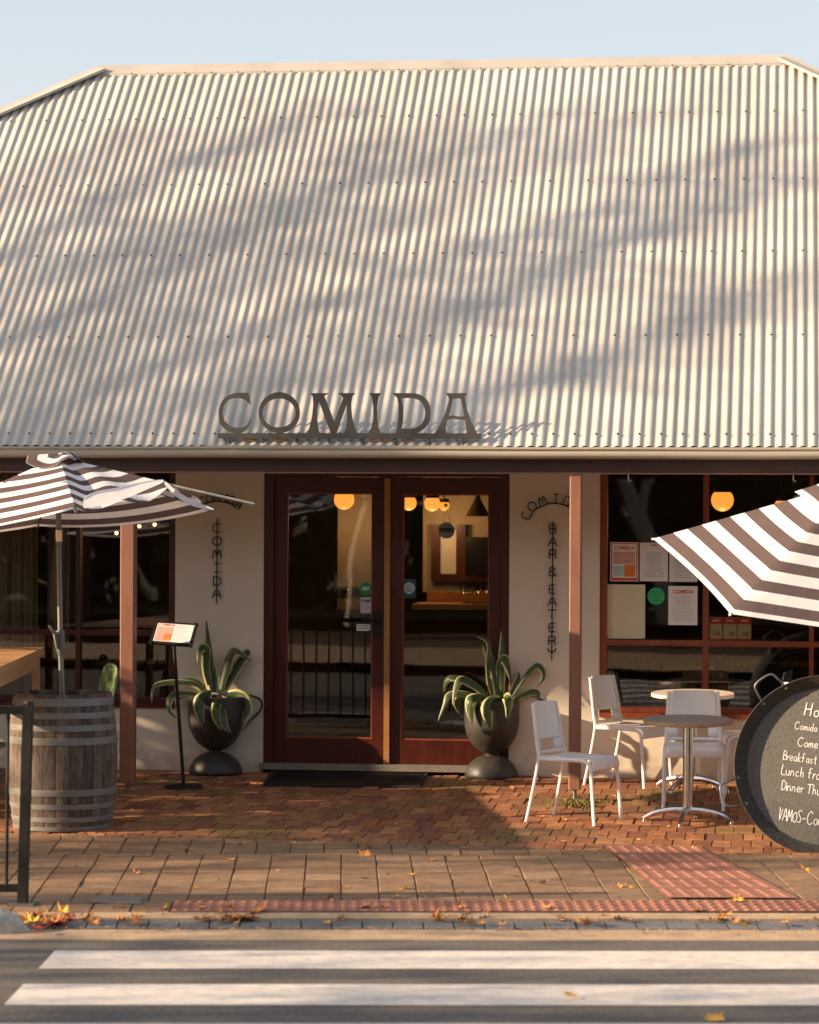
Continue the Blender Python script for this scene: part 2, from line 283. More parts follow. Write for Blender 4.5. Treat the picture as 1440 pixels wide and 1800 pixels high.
# ---------------------------------------------------------------- mesh builder
class MB:
    def __init__(s): s.v = []; s.f = []; s.uv = []; s.r = []; s.hasuv = False
    def face(s, pts, uv=None, r=0.):
        i = len(s.v); s.v += [tuple(p) for p in pts]; s.f.append(tuple(range(i, i + len(pts)))); s.uv.append(uv); s.r.append(r)
        if uv: s.hasuv = True
    def add(s, verts, faces, r=0., uvs=None):
        i = len(s.v); s.v += [tuple(p) for p in verts]
        for k, f in enumerate(faces):
            s.f.append(tuple(i + j for j in f)); s.r.append(r); s.uv.append([uvs[j] for j in f] if uvs else None)
        if uvs: s.hasuv = True
    def box(s, a, b, r=0., m=None):
        x0, y0, z0 = a; x1, y1, z1 = b
        v = [Vector(p) for p in ((x0, y0, z0), (x1, y0, z0), (x1, y1, z0), (x0, y1, z0), (x0, y0, z1), (x1, y0, z1), (x1, y1, z1), (x0, y1, z1))]
        if m: v = [m @ p for p in v]
        s.add(v, [(0, 3, 2, 1), (4, 5, 6, 7), (0, 1, 5, 4), (1, 2, 6, 5), (2, 3, 7, 6), (3, 0, 4, 7)], r)
    def bar(s, p, q, wx, wy, up=None):
        p, q = Vector(p), Vector(q); d = (q - p).normalized(); up = Vector(up or (0, 1, 0)); x = d.cross(up)
        if x.length < .01: x = d.cross(Vector((1, 0, 0)))
        x.normalize(); y = x.cross(d).normalized(); v = []
        for c in (p, q):
            for a, b in ((-1, -1), (1, -1), (1, 1), (-1, 1)): v.append(c + x * a * wx / 2 + y * b * wy / 2)
        s.add(v, [(0, 1, 2, 3), (7, 6, 5, 4), (0, 4, 5, 1), (1, 5, 6, 2), (2, 6, 7, 3), (3, 7, 4, 0)])
    def tube(s, pts, rad, n=8, caps=True, r=0.):
        pts = [Vector(p) for p in pts]; k = len(pts); rr = rad if isinstance(rad, (list, tuple)) else [rad] * k
        v = []; prev = None
        for i, p in enumerate(pts):
            d = (pts[min(i + 1, k - 1)] - pts[max(i - 1, 0)])
            if d.length < 1e-9: d = Vector((0, 0, 1))
            d.normalize()
            if prev is None:
                x = d.cross(Vector((0, 0, 1)));
                if x.length < .05: x = d.cross(Vector((0, 1, 0)))
            else: x = prev - d * prev.dot(d)
            x.normalize(); prev = x; y = d.cross(x)
            for j in range(n):
                a = 2 * math.pi * j / n; v.append(p + (x * math.cos(a) + y * math.sin(a)) * rr[i])
        f = []
        for i in range(k - 1):
            for j in range(n): f.append((i * n + j, i * n + (j + 1) % n, (i + 1) * n + (j + 1) % n, (i + 1) * n + j))
        if caps: f.append(tuple(range(n))[::-1]); f.append(tuple((k - 1) * n + j for j in range(n)))
        s.add(v, f, r)
    def lathe(s, c, prof, n=40, m=None, r=0.):
        v = []; f = []; c = Vector(c)
        for (ra, z) in prof:
            for j in range(n):
                a = 2 * math.pi * j / n; q = Vector((ra * math.cos(a), ra * math.sin(a), z)); q = (m @ q) if m else q; v.append(c + q)
        for i in range(len(prof) - 1):
            for j in range(n): f.append((i * n + j, i * n + (j + 1) % n, (i + 1) * n + (j + 1) % n, (i + 1) * n + j))
        s.add(v, f, r)
    def build(s, name, m, parent=None, smooth=False, merge=False):
        me = bpy.data.meshes.new(name); o = bpy.data.objects.new(name, me); col.objects.link(o)
        inv = parent.matrix_world.inverted() if parent is not None else None
        if parent is not None and parent.parent is not None: pass
        W = world_of(parent) if parent is not None else Matrix.Identity(4); Wi = W.inverted()
        me.from_pydata([tuple(Wi @ Vector(p)) for p in s.v], [], s.f); me.validate(clean_customdata=False)
        if s.hasuv and len(me.polygons) == len(s.f):
            l = me.uv_layers.new(name='UVMap')
            for p, u in zip(me.polygons, s.uv):
                if u:
                    for li, q in zip(p.loop_indices, u): l.data[li].uv = q
        if any(s.r) and len(me.polygons) == len(s.f):
            at = me.attributes.new('rand', 'FLOAT', 'FACE')
            for i, q in enumerate(s.r): at.data[i].value = q
        me.materials.append(M[m] if isinstance(m, str) else m)
        if merge:
            bm = bmesh.new(); bm.from_mesh(me); bmesh.ops.remove_doubles(bm, verts=bm.verts, dist=1e-5); bmesh.ops.recalc_face_normals(bm, faces=bm.faces); bm.to_mesh(me); bm.free()
        if smooth:
            for p in me.polygons: p.use_smooth = True
            try: me.set_sharp_from_angle(angle=R(40))
            except Exception: pass
        if parent is not None: o.parent = parent
        return o
def world_of(o):
    m = o.matrix_basis.copy(); p = o.parent
    while p is not None: m = p.matrix_basis @ m; p = p.parent
    return m
def tag(o, label=None, cat=None, group=None, kind=None):
    if label: o['label'] = label
    if cat: o['category'] = cat
    if group: o['group'] = group
    if kind: o['kind'] = kind
    return o
def thing(name, loc, label, cat, group=None, rz=0):
    o = bpy.data.objects.new(name, None); col.objects.link(o); o.location = loc; o.rotation_euler = (0, 0, rz); o.empty_display_size = .1
    return tag(o, label, cat, group)
def copy_thing(o, loc, rz, label):
    def cp(a, par):
        c = a.copy(); col.objects.link(c); c.parent = par
        for ch in list(a.children): cp(ch, c)
        return c
    c = cp(o, None); c.location = loc; c.rotation_euler = (0, 0, rz); c['label'] = label; return c
def text_mb(txt, size, origin, ux, uz, bold=0., align='CENTER'):
    """flat lettering laid on a surface: ux = writing direction, uz = up"""
    cu = bpy.data.curves.new('t', 'FONT'); cu.body = txt; cu.size = size; cu.align_x = align; cu.align_y = 'CENTER'; cu.offset = bold; cu.resolution_u = 3
    ob = bpy.data.objects.new('t', cu); me = ob.to_mesh(); mb = MB()
    origin, ux, uz = Vector(origin), Vector(ux).normalized(), Vector(uz).normalized()
    mb.add([origin + ux * v.co.x + uz * v.co.y for v in me.vertices], [tuple(p.vertices) for p in me.polygons])
    ob.to_mesh_clear(); bpy.data.objects.remove(ob); bpy.data.curves.remove(cu); return mb
def smooth_path(pts, n=6):
    pts = [Vector(p) for p in pts]; out = []
    for i in range(len(pts) - 1):
        p0 = pts[max(i - 1, 0)]; p1 = pts[i]; p2 = pts[i + 1]; p3 = pts[min(i + 2, len(pts) - 1)]
        for k in range(n):
            t = k / n; out.append(.5 * ((2 * p1) + (-p0 + p2) * t + (2 * p0 - 5 * p1 + 4 * p2 - p3) * t * t + (-p0 + 3 * p1 - 3 * p2 + p3) * t ** 3))
    out.append(pts[-1]); return out
# ================================================================ GROUND
def frame_pt(u, v): return Vector((RU.x * u + RV.x * v, RU.y * u + RV.y * v, 0))
def uvw(p): return (p.x * RU.x + p.y * RU.y, p.x * RV.x + p.y * RV.y)
mb = MB(); mb.face([(-400, -400, -.32), (400, -400, -.32), (400, 400, -.32), (-400, 400, -.32)]); tag(mb.build('ground', 'soilbed'), kind='structure')
# bedding under bricks and pavers
mb = MB()
xs = [-11 + i * .5 for i in range(32)]
ys = [WK + .0 - 4 + i * .25 for i in range(42)]
def bed(p): return Vector((p.x, p.y, gz(p.x, p.y) - .0075 + .008 * noise.noise(Vector((p.x * 1.1, p.y * 1.1, 0)))))
us = [-11 + .25 * i for i in range(68)]
for i in range(len(us) - 1):
    for (v0, v1) in [(WK + .12 + .25 * j, WK + .12 + .25 * (j + 1)) for j in range(36)]:
        q = [frame_pt(us[i], v0), frame_pt(us[i + 1], v0), frame_pt(us[i + 1], v1), frame_pt(us[i], v1)]
        if min(p.y for p in q) > YW + .2: continue
        mb.face([bed(p) for p in q])
tag(mb.build('paving_bed', 'mortar'), kind='structure')
BL = G(-150, 1459); BR = G(1600, 1508)
def bline(x): return BL.y + (BR.y - BL.y) * (x - BL.x) / (BR.x - BL.x)
def slab(mb, cs, top, h=.03, r=0., chip=.004, tilt=.002):
    """paver: 4 plan corners, bevelled top that follows the ground with small tilt"""
    c = sum(cs, Vector()) / 4; dz = rnd.gauss(0, tilt); tx = rnd.gauss(0, .006); ty = rnd.gauss(0, .006)
    def zz(p): return gz(p.x, p.y) + dz + (p.x - c.x) * tx + (p.y - c.y) * ty + .008 * noise.noise(Vector((p.x * 1.1, p.y * 1.1, 0)))
    o = []; inn = []
    for p in cs:
        q = p + (c - p).normalized() * rnd.uniform(0, chip); o.append(q); inn.append(q + (c - q).normalized() * .006)
    v = [Vector((p.x, p.y, zz(p) - h)) for p in o] + [Vector((p.x, p.y, zz(p) - .005)) for p in o] + [Vector((p.x, p.y, zz(p))) for p in inn]
    f = [(8, 9, 10, 11)]
    for i in range(4): j = (i + 1) % 4; f += [(i, j, 4 + j, 4 + i), (4 + i, 4 + j, 8 + j, 8 + i)]
    mb.add(v, f, r)
mb = MB(); bw, bl = .1245, .305
j = 0; y = YW - .0
while y > 17.4:
    off = (j % 2) * bw * .5 + rnd.uniform(-.01, .01); x = -9.2 + off
    while x < 2.6:
        xa, xb = x + .001, x + bw - .002; ya, yb = y - bl + .0035, y - .0015
        cx = (xa + xb) / 2
        lim = bline(cx)
        if yb > lim + .04:
            ya2 = max(ya, lim)
            sk = rnd.uniform(-.004, .004)
            slab(mb, [Vector((xa, ya2 + sk, 0)), Vector((xb, ya2 - sk, 0)), Vector((xb, yb, 0)), Vector((xa, yb, 0))], 0, r=max(.01, min(1, rnd.gauss(.5, .28))), tilt=.0028, chip=.005)
        x += bw
    y -= bl; j += 1
tag(mb.build('brick_paving', 'brick'), kind='structure')
# tactile directional strip corners
TS = [G(1062, 1490), G(1227, 1491), G(1404, 1583), G(1172, 1582)]
def inside(p, q):
    s = 0
    for i in range(len(q)):
        a, b = q[i], q[(i + 1) % len(q)]; c = (b.x - a.x) * (p.y - a.y) - (b.y - a.y) * (p.x - a.x)
        if c > 0: s += 1
    return s in (0, len(q))
vt0 = uvw(G(720, 1603))[1]; vt1 = uvw(G(720, 1584))[1]       # warning strip, in road frame
ut0 = uvw(G(303, 1594))[0]
mb = MB(); pw, pl = .2115, .285; v = vt1 + .004; j = 0
while v < 20.5:
    uoff = (0, 0, 0, 0, 0, 0, 0, .5, .5, .5, .5, .5)[min(j, 11)] * pw + uvw(G(600, 1500))[0] - 60 * pw
    vn = v + pl
    u = uoff
    while u < 3.8:
        if u > -9:
            cs = [frame_pt(u + .002, v + .006), frame_pt(u + pw - .002, v + .006), frame_pt(u + pw - .002, vn - .006), frame_pt(u + .002, vn - .006)]
            lims = [bline(p.x) for p in cs]
            if cs[0].y < lims[0] - .03 or cs[1].y < lims[1] - .03:
                for k in range(4):
                    if cs[k].y > lims[k] - .004: cs[k] = Vector((cs[k].x, lims[k] - .004, 0))
                if (cs[3] - cs[0]).length > .02 or (cs[2] - cs[1]).length > .02:
                    if not all(inside(p, TS) for p in cs):
                        slab(mb, cs, 0, r=max(.01, min(1, rnd.gauss(.5, .25))), tilt=.0018, chip=.004)
        u += pw
    v = vn; j += 1
# plain pavers left of the warning strip
u = ut0 - .215
while u > -9:
    slab(mb, [frame_pt(u, vt0), frame_pt(u + pw - .006, vt0), frame_pt(u + pw - .006, vt1), frame_pt(u, vt1)], 0, r=rnd.random() * .6 + .05); u -= pw
tag(mb.build('footpath_pavers', 'paver'), kind='structure')
# tactile directional tiles
mb = MB(); nb = 8; nr = 6
def tsp(a, b): 
    p = TS[0].lerp(TS[1], a).lerp(TS[3].lerp(TS[2], a), b); return Vector((p.x, p.y, gz(p.x, p.y) + .014))
for jr in range(nr):
    for ib in range(4):
        r = rnd.uniform(.05, 1); a0, a1 = ib / 4 + .002, (ib + 1) / 4 - .002; b0, b1 = jr / nr + .003, (jr + 1) / nr - .003
        base = [tsp(a0, b0), tsp(a1, b0), tsp(a1, b1), tsp(a0, b1)]
        mb.face([p for p in base][::-1], r=r)
        for kb in range(2):
            c0 = a0 + (a1 - a0) * (kb * .5 + .13); c1 = a0 + (a1 - a0) * (kb * .5 + .37)
            q = [tsp(c0, b0 + .01), tsp(c1, b0 + .01), tsp(c1, b1 - .01), tsp(c0, b1 - .01)]
            e = (c1 - c0) * .25; t_ = [tsp(c0 + e, b0 + .02), tsp(c1 - e, b0 + .02), tsp(c1 - e, b1 - .02), tsp(c0 + e, b1 - .02)]
            up = Vector((0, 0, .0045)); v = q + [p + up for p in t_]
            mb.add(v, [(4, 7, 6, 5), (0, 4, 5, 1), (1, 5, 6, 2), (2, 6, 7, 3), (3, 7, 4, 0)], r)
tag(mb.build('tactile_guide_strip', 'tact', merge=False), kind='structure')
# warning strip: two rows of domes
mb = MB(); u = ut0
while u < 3.6:
    r = rnd.uniform(.05, 1); a = frame_pt(u + .001, vt0); b = frame_pt(u + .299, vt0); c = frame_pt(u + .299, vt1 - .002); d = frame_pt(u + .001, vt1 - .002)
    zf = lambda p: Vector((p.x, p.y, gz(p.x, p.y) + .003)); mb.face([zf(a), zf(b), zf(c), zf(d)], r=r)
    for i in range(5):
        for jj in range(4):
            p = frame_pt(u + .03 + i * .06, vt0 + (vt1 - vt0) * (jj + .5) / 4)
            z0 = gz(p.x, p.y) + .003; n = 8; vv = []
            for (ra, h) in ((.021, 0), (.017, .006), (.008, .0075)):
                for k in range(n): t_ = k * 2 * math.pi / n; vv.append((p.x + ra * math.cos(t_), p.y + ra * math.sin(t_), z0 + h))
            f = [(a_ * n + k, a_ * n + (k + 1) % n, (a_ + 1) * n + (k + 1) % n, (a_ + 1) * n + k) for a_ in range(2) for k in range(n)] + [tuple(16 + k for k in range(n))]
            mb.add(vv, f, r)
    u += .3
tag(mb.build('tactile_warning_strip', 'tact', smooth=True), kind='structure')
# kerb edge, stone channel, concrete strip, road
def strip(name, m, v0, v1, z0, z1, u0=-60, u1=60, n=60):
    mb = MB(); step = (u1 - u0) / n
    for i in range(n):
        a = frame_pt(u0 + i * step, v0); b = frame_pt(u0 + (i + 1) * step, v0); c = frame_pt(u0 + (i + 1) * step, v1); d = frame_pt(u0 + i * step, v1)
        mb.face([(a.x, a.y, z0), (b.x, b.y, z0), (c.x, c.y, z1), (d.x, d.y, z1)])
        mb.face([(a.x, a.y, z0 - .15), (b.x, b.y, z0 - .15), (b.x, b.y, z0), (a.x, a.y, z0)])
    return tag(mb.build(name, m), kind='structure')
def vy(py, z): return uvw(Zp(720, py, z))[1]
zk = gz(*frame_pt(0, vt0)[:2])
vk = vy(1614, -.155); vc = vy(1633, -.185); vs = vy(1650, -.19)
strip('kerb', 'concrete', vk, vt0 - .003, -.156, zk - .002)
mb = MB(); u = -9
while u < 4:                              # blue stone setts laid as a channel
    a = frame_pt(u + .004, vc); b = frame_pt(u + .156, vc); c = frame_pt(u + .156, vk - .006); d = frame_pt(u + .004, vk - .006)
    r = rnd.uniform(-.003, .003); z0 = -.184 + r; z1 = -.166 + r
    mb.add([(a.x, a.y, z0 - .05), (b.x, b.y, z0 - .05), (c.x, c.y, z1 - .05), (d.x, d.y, z1 - .05), (a.x, a.y, z0), (b.x, b.y, z0), (c.x, c.y, z1), (d.x, d.y, z1)], [(4, 5, 6, 7), (0, 1, 5, 4), (1, 2, 6, 5), (2, 3, 7, 6), (3, 0, 4, 7)])
    u += .16
tag(mb.build('channel_setts', 'bluestone'), kind='structure')
strip('gutter_channel', 'concrete', vs, vc - .003, -.196, -.188)
strip('channel_bed', 'mortar', vc - .01, vk, -.20, -.185)
ROADW = 9.0
strip('road', 'asphalt', vs - ROADW, vs - .003, -.202, -.200, n=80)
strip('far_footpath', 'concrete', vs - ROADW - 5, vs - ROADW - .05, -.08, -.06)
# zebra bars parallel to the kerb
mb = MB()
bars = [(1672, 1703, 97, 68), (1731, 1766, 41, 8), (1803, 1842, -18, -55)]
vv = [(uvw(Zp(x0, y0, -.2)), uvw(Zp(x1, y1, -.2))) for (y0, y1, x0, x1) in bars]
d0 = vv[0][0][1] - vv[1][0][1]
for k in range(9):
    v1 = vv[0][0][1] - k * d0; v0 = v1 - (vv[0][0][1] - vv[0][1][1]) * 1.02
    ua = vv[0][0][0] - k * (vv[0][0][0] - vv[1][0][0]); ub = ua + (vv[0][1][0] - vv[0][0][0])
    N = 60
    for i in range(N):
        t0, t1 = i / N, (i + 1) / N; U1 = 6
        def e(): return rnd.uniform(-.004, .004)
        a = frame_pt(ub + (U1 - ub) * t0, v0); b = frame_pt(ub + (U1 - ub) * t1, v0); c = frame_pt(ua + (U1 - ua) * t1, v1); d = frame_pt(ua + (U1 - ua) * t0, v1)
        zz = -.1965 
        mb.face([(p.x, p.y, zz) for p in (a, b, c, d)])
tag(mb.build('crosswalk_markings', 'paint'), kind='structure')
# access lid in the pavers
q = [G(172, 1578), G(252, 1579), G(248, 1590), G(160, 1589)]
mb = MB(); v = [p + Vector((0, 0, .002)) for p in q]; v2 = [p + Vector((0, 0, .010)) for p in q]
mb.add(v + v2, [(4, 7, 6, 5), (0, 4, 5, 1), (1, 5, 6, 2), (2, 6, 7, 3), (3, 7, 4, 0)]); tag(mb.build('access_lid', 'plate'), 'grey rectangular service lid set in the pavers near the railing foot', 'access cover')
# kerb stone and garden bed at far left
c = G(-60, 1640); mb = MB(); prof = []
L = 1.0
for i in range(13):
    t = i / 12; x = -L + t * (L + .10)
    rr = .10 * (1 if t < .85 else math.sqrt(max(0, 1 - ((t - .85) / .15) ** 2)) * .8 + .05)
    prof.append((x, rr))
base = G(22, 1640); base.z = -.2
pts = [base + RU * x for x, r_ in prof]
vv = []
for (x, r_), p in zip(prof, pts):
    for k in range(10):
        a = math.pi * k / 9; jx = .006 * noise.noise(Vector((x * 9, k, 3)))
        vv.append(p + RV * (-math.cos(a) * (r_ + jx) * 1.15) + Vector((0, 0, 1)) * max(0, math.sin(a) ** .5 * (r_ + jx) * 1.35))
f = [(i * 10 + k, i * 10 + k + 1, (i + 1) * 10 + k + 1, (i + 1) * 10 + k) for i in range(12) for k in range(9)] + [tuple(range(10))[::-1], tuple(120 + k for k in range(10))]
mb.add(vv, f); tag(mb.build('kerb_stone', 'kstone', smooth=True), 'weathered grey kerb stone with rounded end beside the fallen leaves', 'kerb stone')

# ================================================================ BUILDING
bld = thing('cafe_building', (-3, YW, 0), 'cream rendered cafe with brown posts under a big corrugated cream roof', 'building')
def X_at(px, py, Y): return atY(px, py, Y).x
def Z_at(px, py, Y): return atY(px, py, Y).z
XL, XR = -12.2, 5.6
ZTOP = 2.45
# openings on facade, from the photograph's edges at the wall plane
xa0, xa1 = -9.5, X_at(308, 1040, YW); xd0, xd1 = X_at(463, 1090, YW), X_at(895, 1090, YW); xb0, xb1 = X_at(1054, 1050, YW), 3.6
zw0l = Z_at(200, 1243, YW); zw0r = Z_at(1200, 1262, YW); zhead = 2.34
mb = MB(); T = .25
def wallbox(x0, x1, z0, z1): mb.box((x0, YW, z0), (x1, YW + T, z1))
wallbox(XL + 1, xa0, -.3, ZTOP); wallbox(xa0, xa1, -.3, zw0l); wallbox(xa1, xd0, -.3, ZTOP); wallbox(xd1, xb0, -.3, ZTOP); wallbox(xb0, xb1, -.3, zw0r); wallbox(xb1, XR - 1, -.3, ZTOP)
wallbox(xa0, xa1, zhead, ZTOP); wallbox(xd0, xd1, zhead, ZTOP); wallbox(xb0, xb1, zhead, ZTOP); wallbox(xd0, xd1, -.3, -.02)
mb.build('wall', 'wall', bld)
mb = MB(); YI = 31.5
mb.box((XL + 1, YW + T, -.3), (XL + 1.2, YI, ZTOP)); mb.box((XR - 1.2, YW + T, -.3), (XR - 1, YI, ZTOP)); mb.box((XL + 1, YI, -.3), (XR - 1, YI + .2, ZTOP)); mb.build('outer_wall', 'wall', bld)
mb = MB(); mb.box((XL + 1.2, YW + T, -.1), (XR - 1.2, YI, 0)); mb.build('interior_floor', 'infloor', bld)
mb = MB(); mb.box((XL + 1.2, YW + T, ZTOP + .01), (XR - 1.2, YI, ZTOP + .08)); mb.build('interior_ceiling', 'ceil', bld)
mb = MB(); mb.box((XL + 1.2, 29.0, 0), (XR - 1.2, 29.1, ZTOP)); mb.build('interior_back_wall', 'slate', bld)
# roof
YE = 20.42; ZE = Z_at(720, 784, YE); SL = .878
pr = None
r_ = ray(778, 112); t = (ZE - SL * YE - CAMZ) / (r_.z - SL * r_.y); ridge = CO + r_ * t
YR, ZR = ridge.y, ridge.z
def roof_at(px, py):
    r_ = ray(px, py); t = (ZE - SL * YE - CAMZ) / (r_.z - SL * r_.y); return CO + r_ * t
XRL = roof_at(173, 122).x; XRR = roof_at(1384, 103).x
PIT = .0762; AMP = .0070
def roofp(x, y, off=0):
    h = AMP * math.cos(2 * math.pi * x / PIT) + off
    return Vector((x, y - h * .66, ZE + SL * (y - YE) + h * .75))
hq = roof_at(0, 196); HK = (YR - hq.y) / (XRL - hq.x)       # hip line slope in plan, from the left hip
def ymax(x):
    if x < XRL: return YR - (XRL - x) * HK
    if x > XRR: return YR - (x - XRR) * HK
    return YR
mb = MB(); NX = int((XR - XL) / PIT * 10); NYr = 12; vv = []; ff = []
x0 = XRL - (YR - YE) / HK; x1 = XRR + (YR - YE) / HK
NX = int((x1 - x0) / PIT * 10)
for i in range(NX + 1):
    x = x0 + (x1 - x0) * i / NX; ym = ymax(x)
    for j in range(NYr + 1):
        y = YE + (ym - YE) * j / NYr
        lap = .0022 if ((x + 30.02) / (PIT * 10)) % 1 < .09 else 0
        vv.append(roofp(x + .006 * noise.noise(Vector((x * .5, y * .4, 7))), y, lap + .006 * noise.noise(Vector((x * .8, y * .8, 1)))))
for i in range(NX):
    for j in range(NYr): a = i * (NYr + 1) + j; ff.append((a, a + NYr + 1, a + NYr + 2, a + 1))
mb.add(vv, ff); mb.r = [.02 + .96 * ((math.sin(int((x0 + (x1 - x0) * (q_ // NYr) / NX + 30.02) / (PIT * 10)) * 12.9898) * 43758.5) % 1) for q_ in range(len(ff))]; roof = mb.build('roof', 'roof', bld, smooth=True)
# hip sides and back slope
mb = MB()
def rz(y): return ZE + SL * (y - YE)
for sgn, xr in ((-1, XRL), (1, XRR)):
    run = YR - YE
    n = int(2 * run / PIT * 4); rows = 5; prev = None
    for i in range(n + 1):
        y = YE + 2 * run * i / n; d = min(y - YE, 2 * YR - YE - y)
        h = AMP * math.cos(2 * math.pi * y / PIT)
        colv = [Vector((xr + sgn * (run - d * k / rows) / HK, y, ZE + SL * d * k / rows + h)) for k in range(rows + 1)]
        if prev:
            for k in range(rows): mb.face([prev[k], colv[k], colv[k + 1], prev[k + 1]])
        prev = colv
mb.build('hip_side', 'roof', roof, smooth=False)
mb = MB(); mb.face([(XRL, YR, ZR), (XRR, YR, ZR), (x1, 2 * YR - YE, ZE), (x0, 2 * YR - YE, ZE)][::-1]); mb.build('back_slope', 'roof', roof)
# ridge and hip cappings: folded flashing with a rolled top
def capping(name, p, q, wdt, nf, nb, par):
    """p,q along the crest; nf/nb downhill directions of the two wings"""
    mb = MB(); p, q = Vector(p), Vector(q); up = Vector((0, 0, 1)); d = (q - p).normalized()
    sec = []
    for s_, w_ in ((nf, wdt), (nb, wdt)):
        sec.append([up * .03, s_ * .035 + up * .018, s_ * w_ + up * .018, s_ * w_ + up * .008, s_ * (w_ + .004) - up * .004])
    prof = sec[1][::-1] + sec[0][1:]
    a = [p + s for s in prof]; b = [q + s for s in prof]
    for i in range(len(prof) - 1): mb.face([a[i], b[i], b[i + 1], a[i + 1]])
    return mb.build(name, 'flash', par)
nf = Vector((0, -1, -SL)).normalized(); nbk = Vector((0, 1, -SL)).normalized()
capping('ridge_cap', (XRL - .02, YR, ZR), (XRR + .02, YR, ZR), .105, nf, nbk, roof)
run = YR - YE
capping('hip_cap', (XRL, YR, ZR), (x0, YE, ZE), .11, Vector((.707, -.707, -.2)).normalized(), Vector((-.8, .6, -.25)).normalized(), roof)
capping('hip_cap', (XRR, YR, ZR), (x1, YE, ZE), .11, Vector((-.707, -.707, -.2)).normalized(), Vector((.8, .6, -.25)).normalized(), roof)
# roof screws
mb = MB()
rows = [roof_at(720, py).y for py in (205, 322, 447, 592, 764)]
for ri, y in enumerate(rows):
    k0 = int(x0 / PIT); k = k0; 
    while k * PIT < x1:
        step = 2 if ri == 4 else (3 if (k // 10) % 3 else 4)
        x = k * PIT
        if y < ymax(x) - .15:
            p = roofp(x, y); nrm = Vector((0, -.54, .84)); mb.tube([p - nrm * .002, p + nrm * .004], .0085, 8); mb.tube([p + nrm * .004, p + nrm * .010], .005, 6)
        k += step
k = int(XRL / PIT) + 1
while k * PIT < XRR:
    p = Vector((k * PIT, YR, ZR)) + nf * .12 + Vector((0, 0, .02)); mb.tube([p, p + Vector((0, -.54, .84)) * .008], .007, 6); k += 3
tag(mb.build('roof_screws', 'screw', roof), kind='stuff')
# gutter
mb = MB(); GY = 20.30; zt = Z_at(720, 786, GY); zb = Z_at(720, 806, GY + .03)
prof = [(YE - .005, zt - .015), (YE - .0, zb + .01), (GY + .055, zb), (GY + .02, zb + .006), (GY + .004, zb + .02), (GY, zb + .04), (GY + .008, zt - .022), (GY - .006, zt - .012), (GY - .006, zt), (GY + .006, zt + .003), (GY + .012, zt - .006), (GY + .014, zt - .02)]
# two gutter lengths with a lapped joint
for (xa, xb, o_) in ((x0 - .1, -1.42, 0), (-1.44, x1 + .1, .0025)):
    n = 50
    for i in range(n):
        xx0 = xa + (xb - xa) * i / n; xx1 = xa + (xb - xa) * (i + 1) / n
        for k in range(len(prof) - 1):
            (ya, za), (yb, zb_) = prof[k], prof[k + 1]
            w0 = .003 * math.sin(xx0 * 1.3) + .002 * math.sin(xx0 * 4.1); w1 = .003 * math.sin(xx1 * 1.3) + .002 * math.sin(xx1 * 4.1)
            mb.face([(xx0, ya - o_, za + w0 * .5), (xx1, ya - o_, za + w1 * .5), (xx1, yb - o_, zb_ + w1 * .5), (xx0, yb - o_, zb_ + w0 * .5)])
mb.build('gutter', 'gutter', bld, smooth=True, merge=True)
# beam and posts
YP = 20.43; zbb = Z_at(720, 829.5, YP)
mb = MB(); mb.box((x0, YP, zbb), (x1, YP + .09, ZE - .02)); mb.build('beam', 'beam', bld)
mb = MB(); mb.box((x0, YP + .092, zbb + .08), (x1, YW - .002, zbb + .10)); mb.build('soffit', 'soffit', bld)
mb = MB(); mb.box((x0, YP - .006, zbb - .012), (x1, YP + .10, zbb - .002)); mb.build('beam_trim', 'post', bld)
def post(pxl, pxr, pyb, lift):
    xl, xr = X_at(pxl, 1100, YP), X_at(pxr, 1100, YP); w_ = xr - xl; zb_ = Z_at((pxl + pxr) / 2, pyb, YP)
    mb = MB(); e = .008
    c = [(xl + e, YP - .004), (xr - e, YP - .004), (xr, YP + .004), (xr, YP + w_ - .008), (xr - e, YP + w_), (xl + e, YP + w_), (xl, YP + w_ - .008), (xl, YP + .004)]
    zt_ = zbb - .012
    mb.add([(x, y, zb_) for x, y in c] + [(x, y, zt_) for x, y in c], [(i, (i + 1) % 8, 8 + (i + 1) % 8, 8 + i) for i in range(8)] + [tuple(range(8))[::-1], tuple(range(8, 16))])
    p = mb.build('post', 'post', bld)
    m2 = MB(); cx = (xl + xr) / 2; g = gz(cx, YP); m2.tube([(cx, YP + w_ / 2, g - .01), (cx, YP + w_ / 2, zb_)], .014, 10); m2.box((cx - .03, YP + .01, zb_ - .006), (cx + .03, YP + w_ - .01, zb_ - .001)); m2.build('post_foot', 'greyl', p)
    return cx
post(211, 235.5, 1376, .05); post(1000.5, 1021.5, 1388, .08)
# hooks under the beam
for hx in (1105, 1395):
    p = atY(hx, 832, YP - .01); mb = MB(); mb.tube([p + Vector((0, 0, .02)), p - Vector((0, 0, .045)), p + Vector((.008, 0, -.06)), p + Vector((.018, 0, -.05))], .004, 6); tag(mb.build('hook', 'greyl', bld))
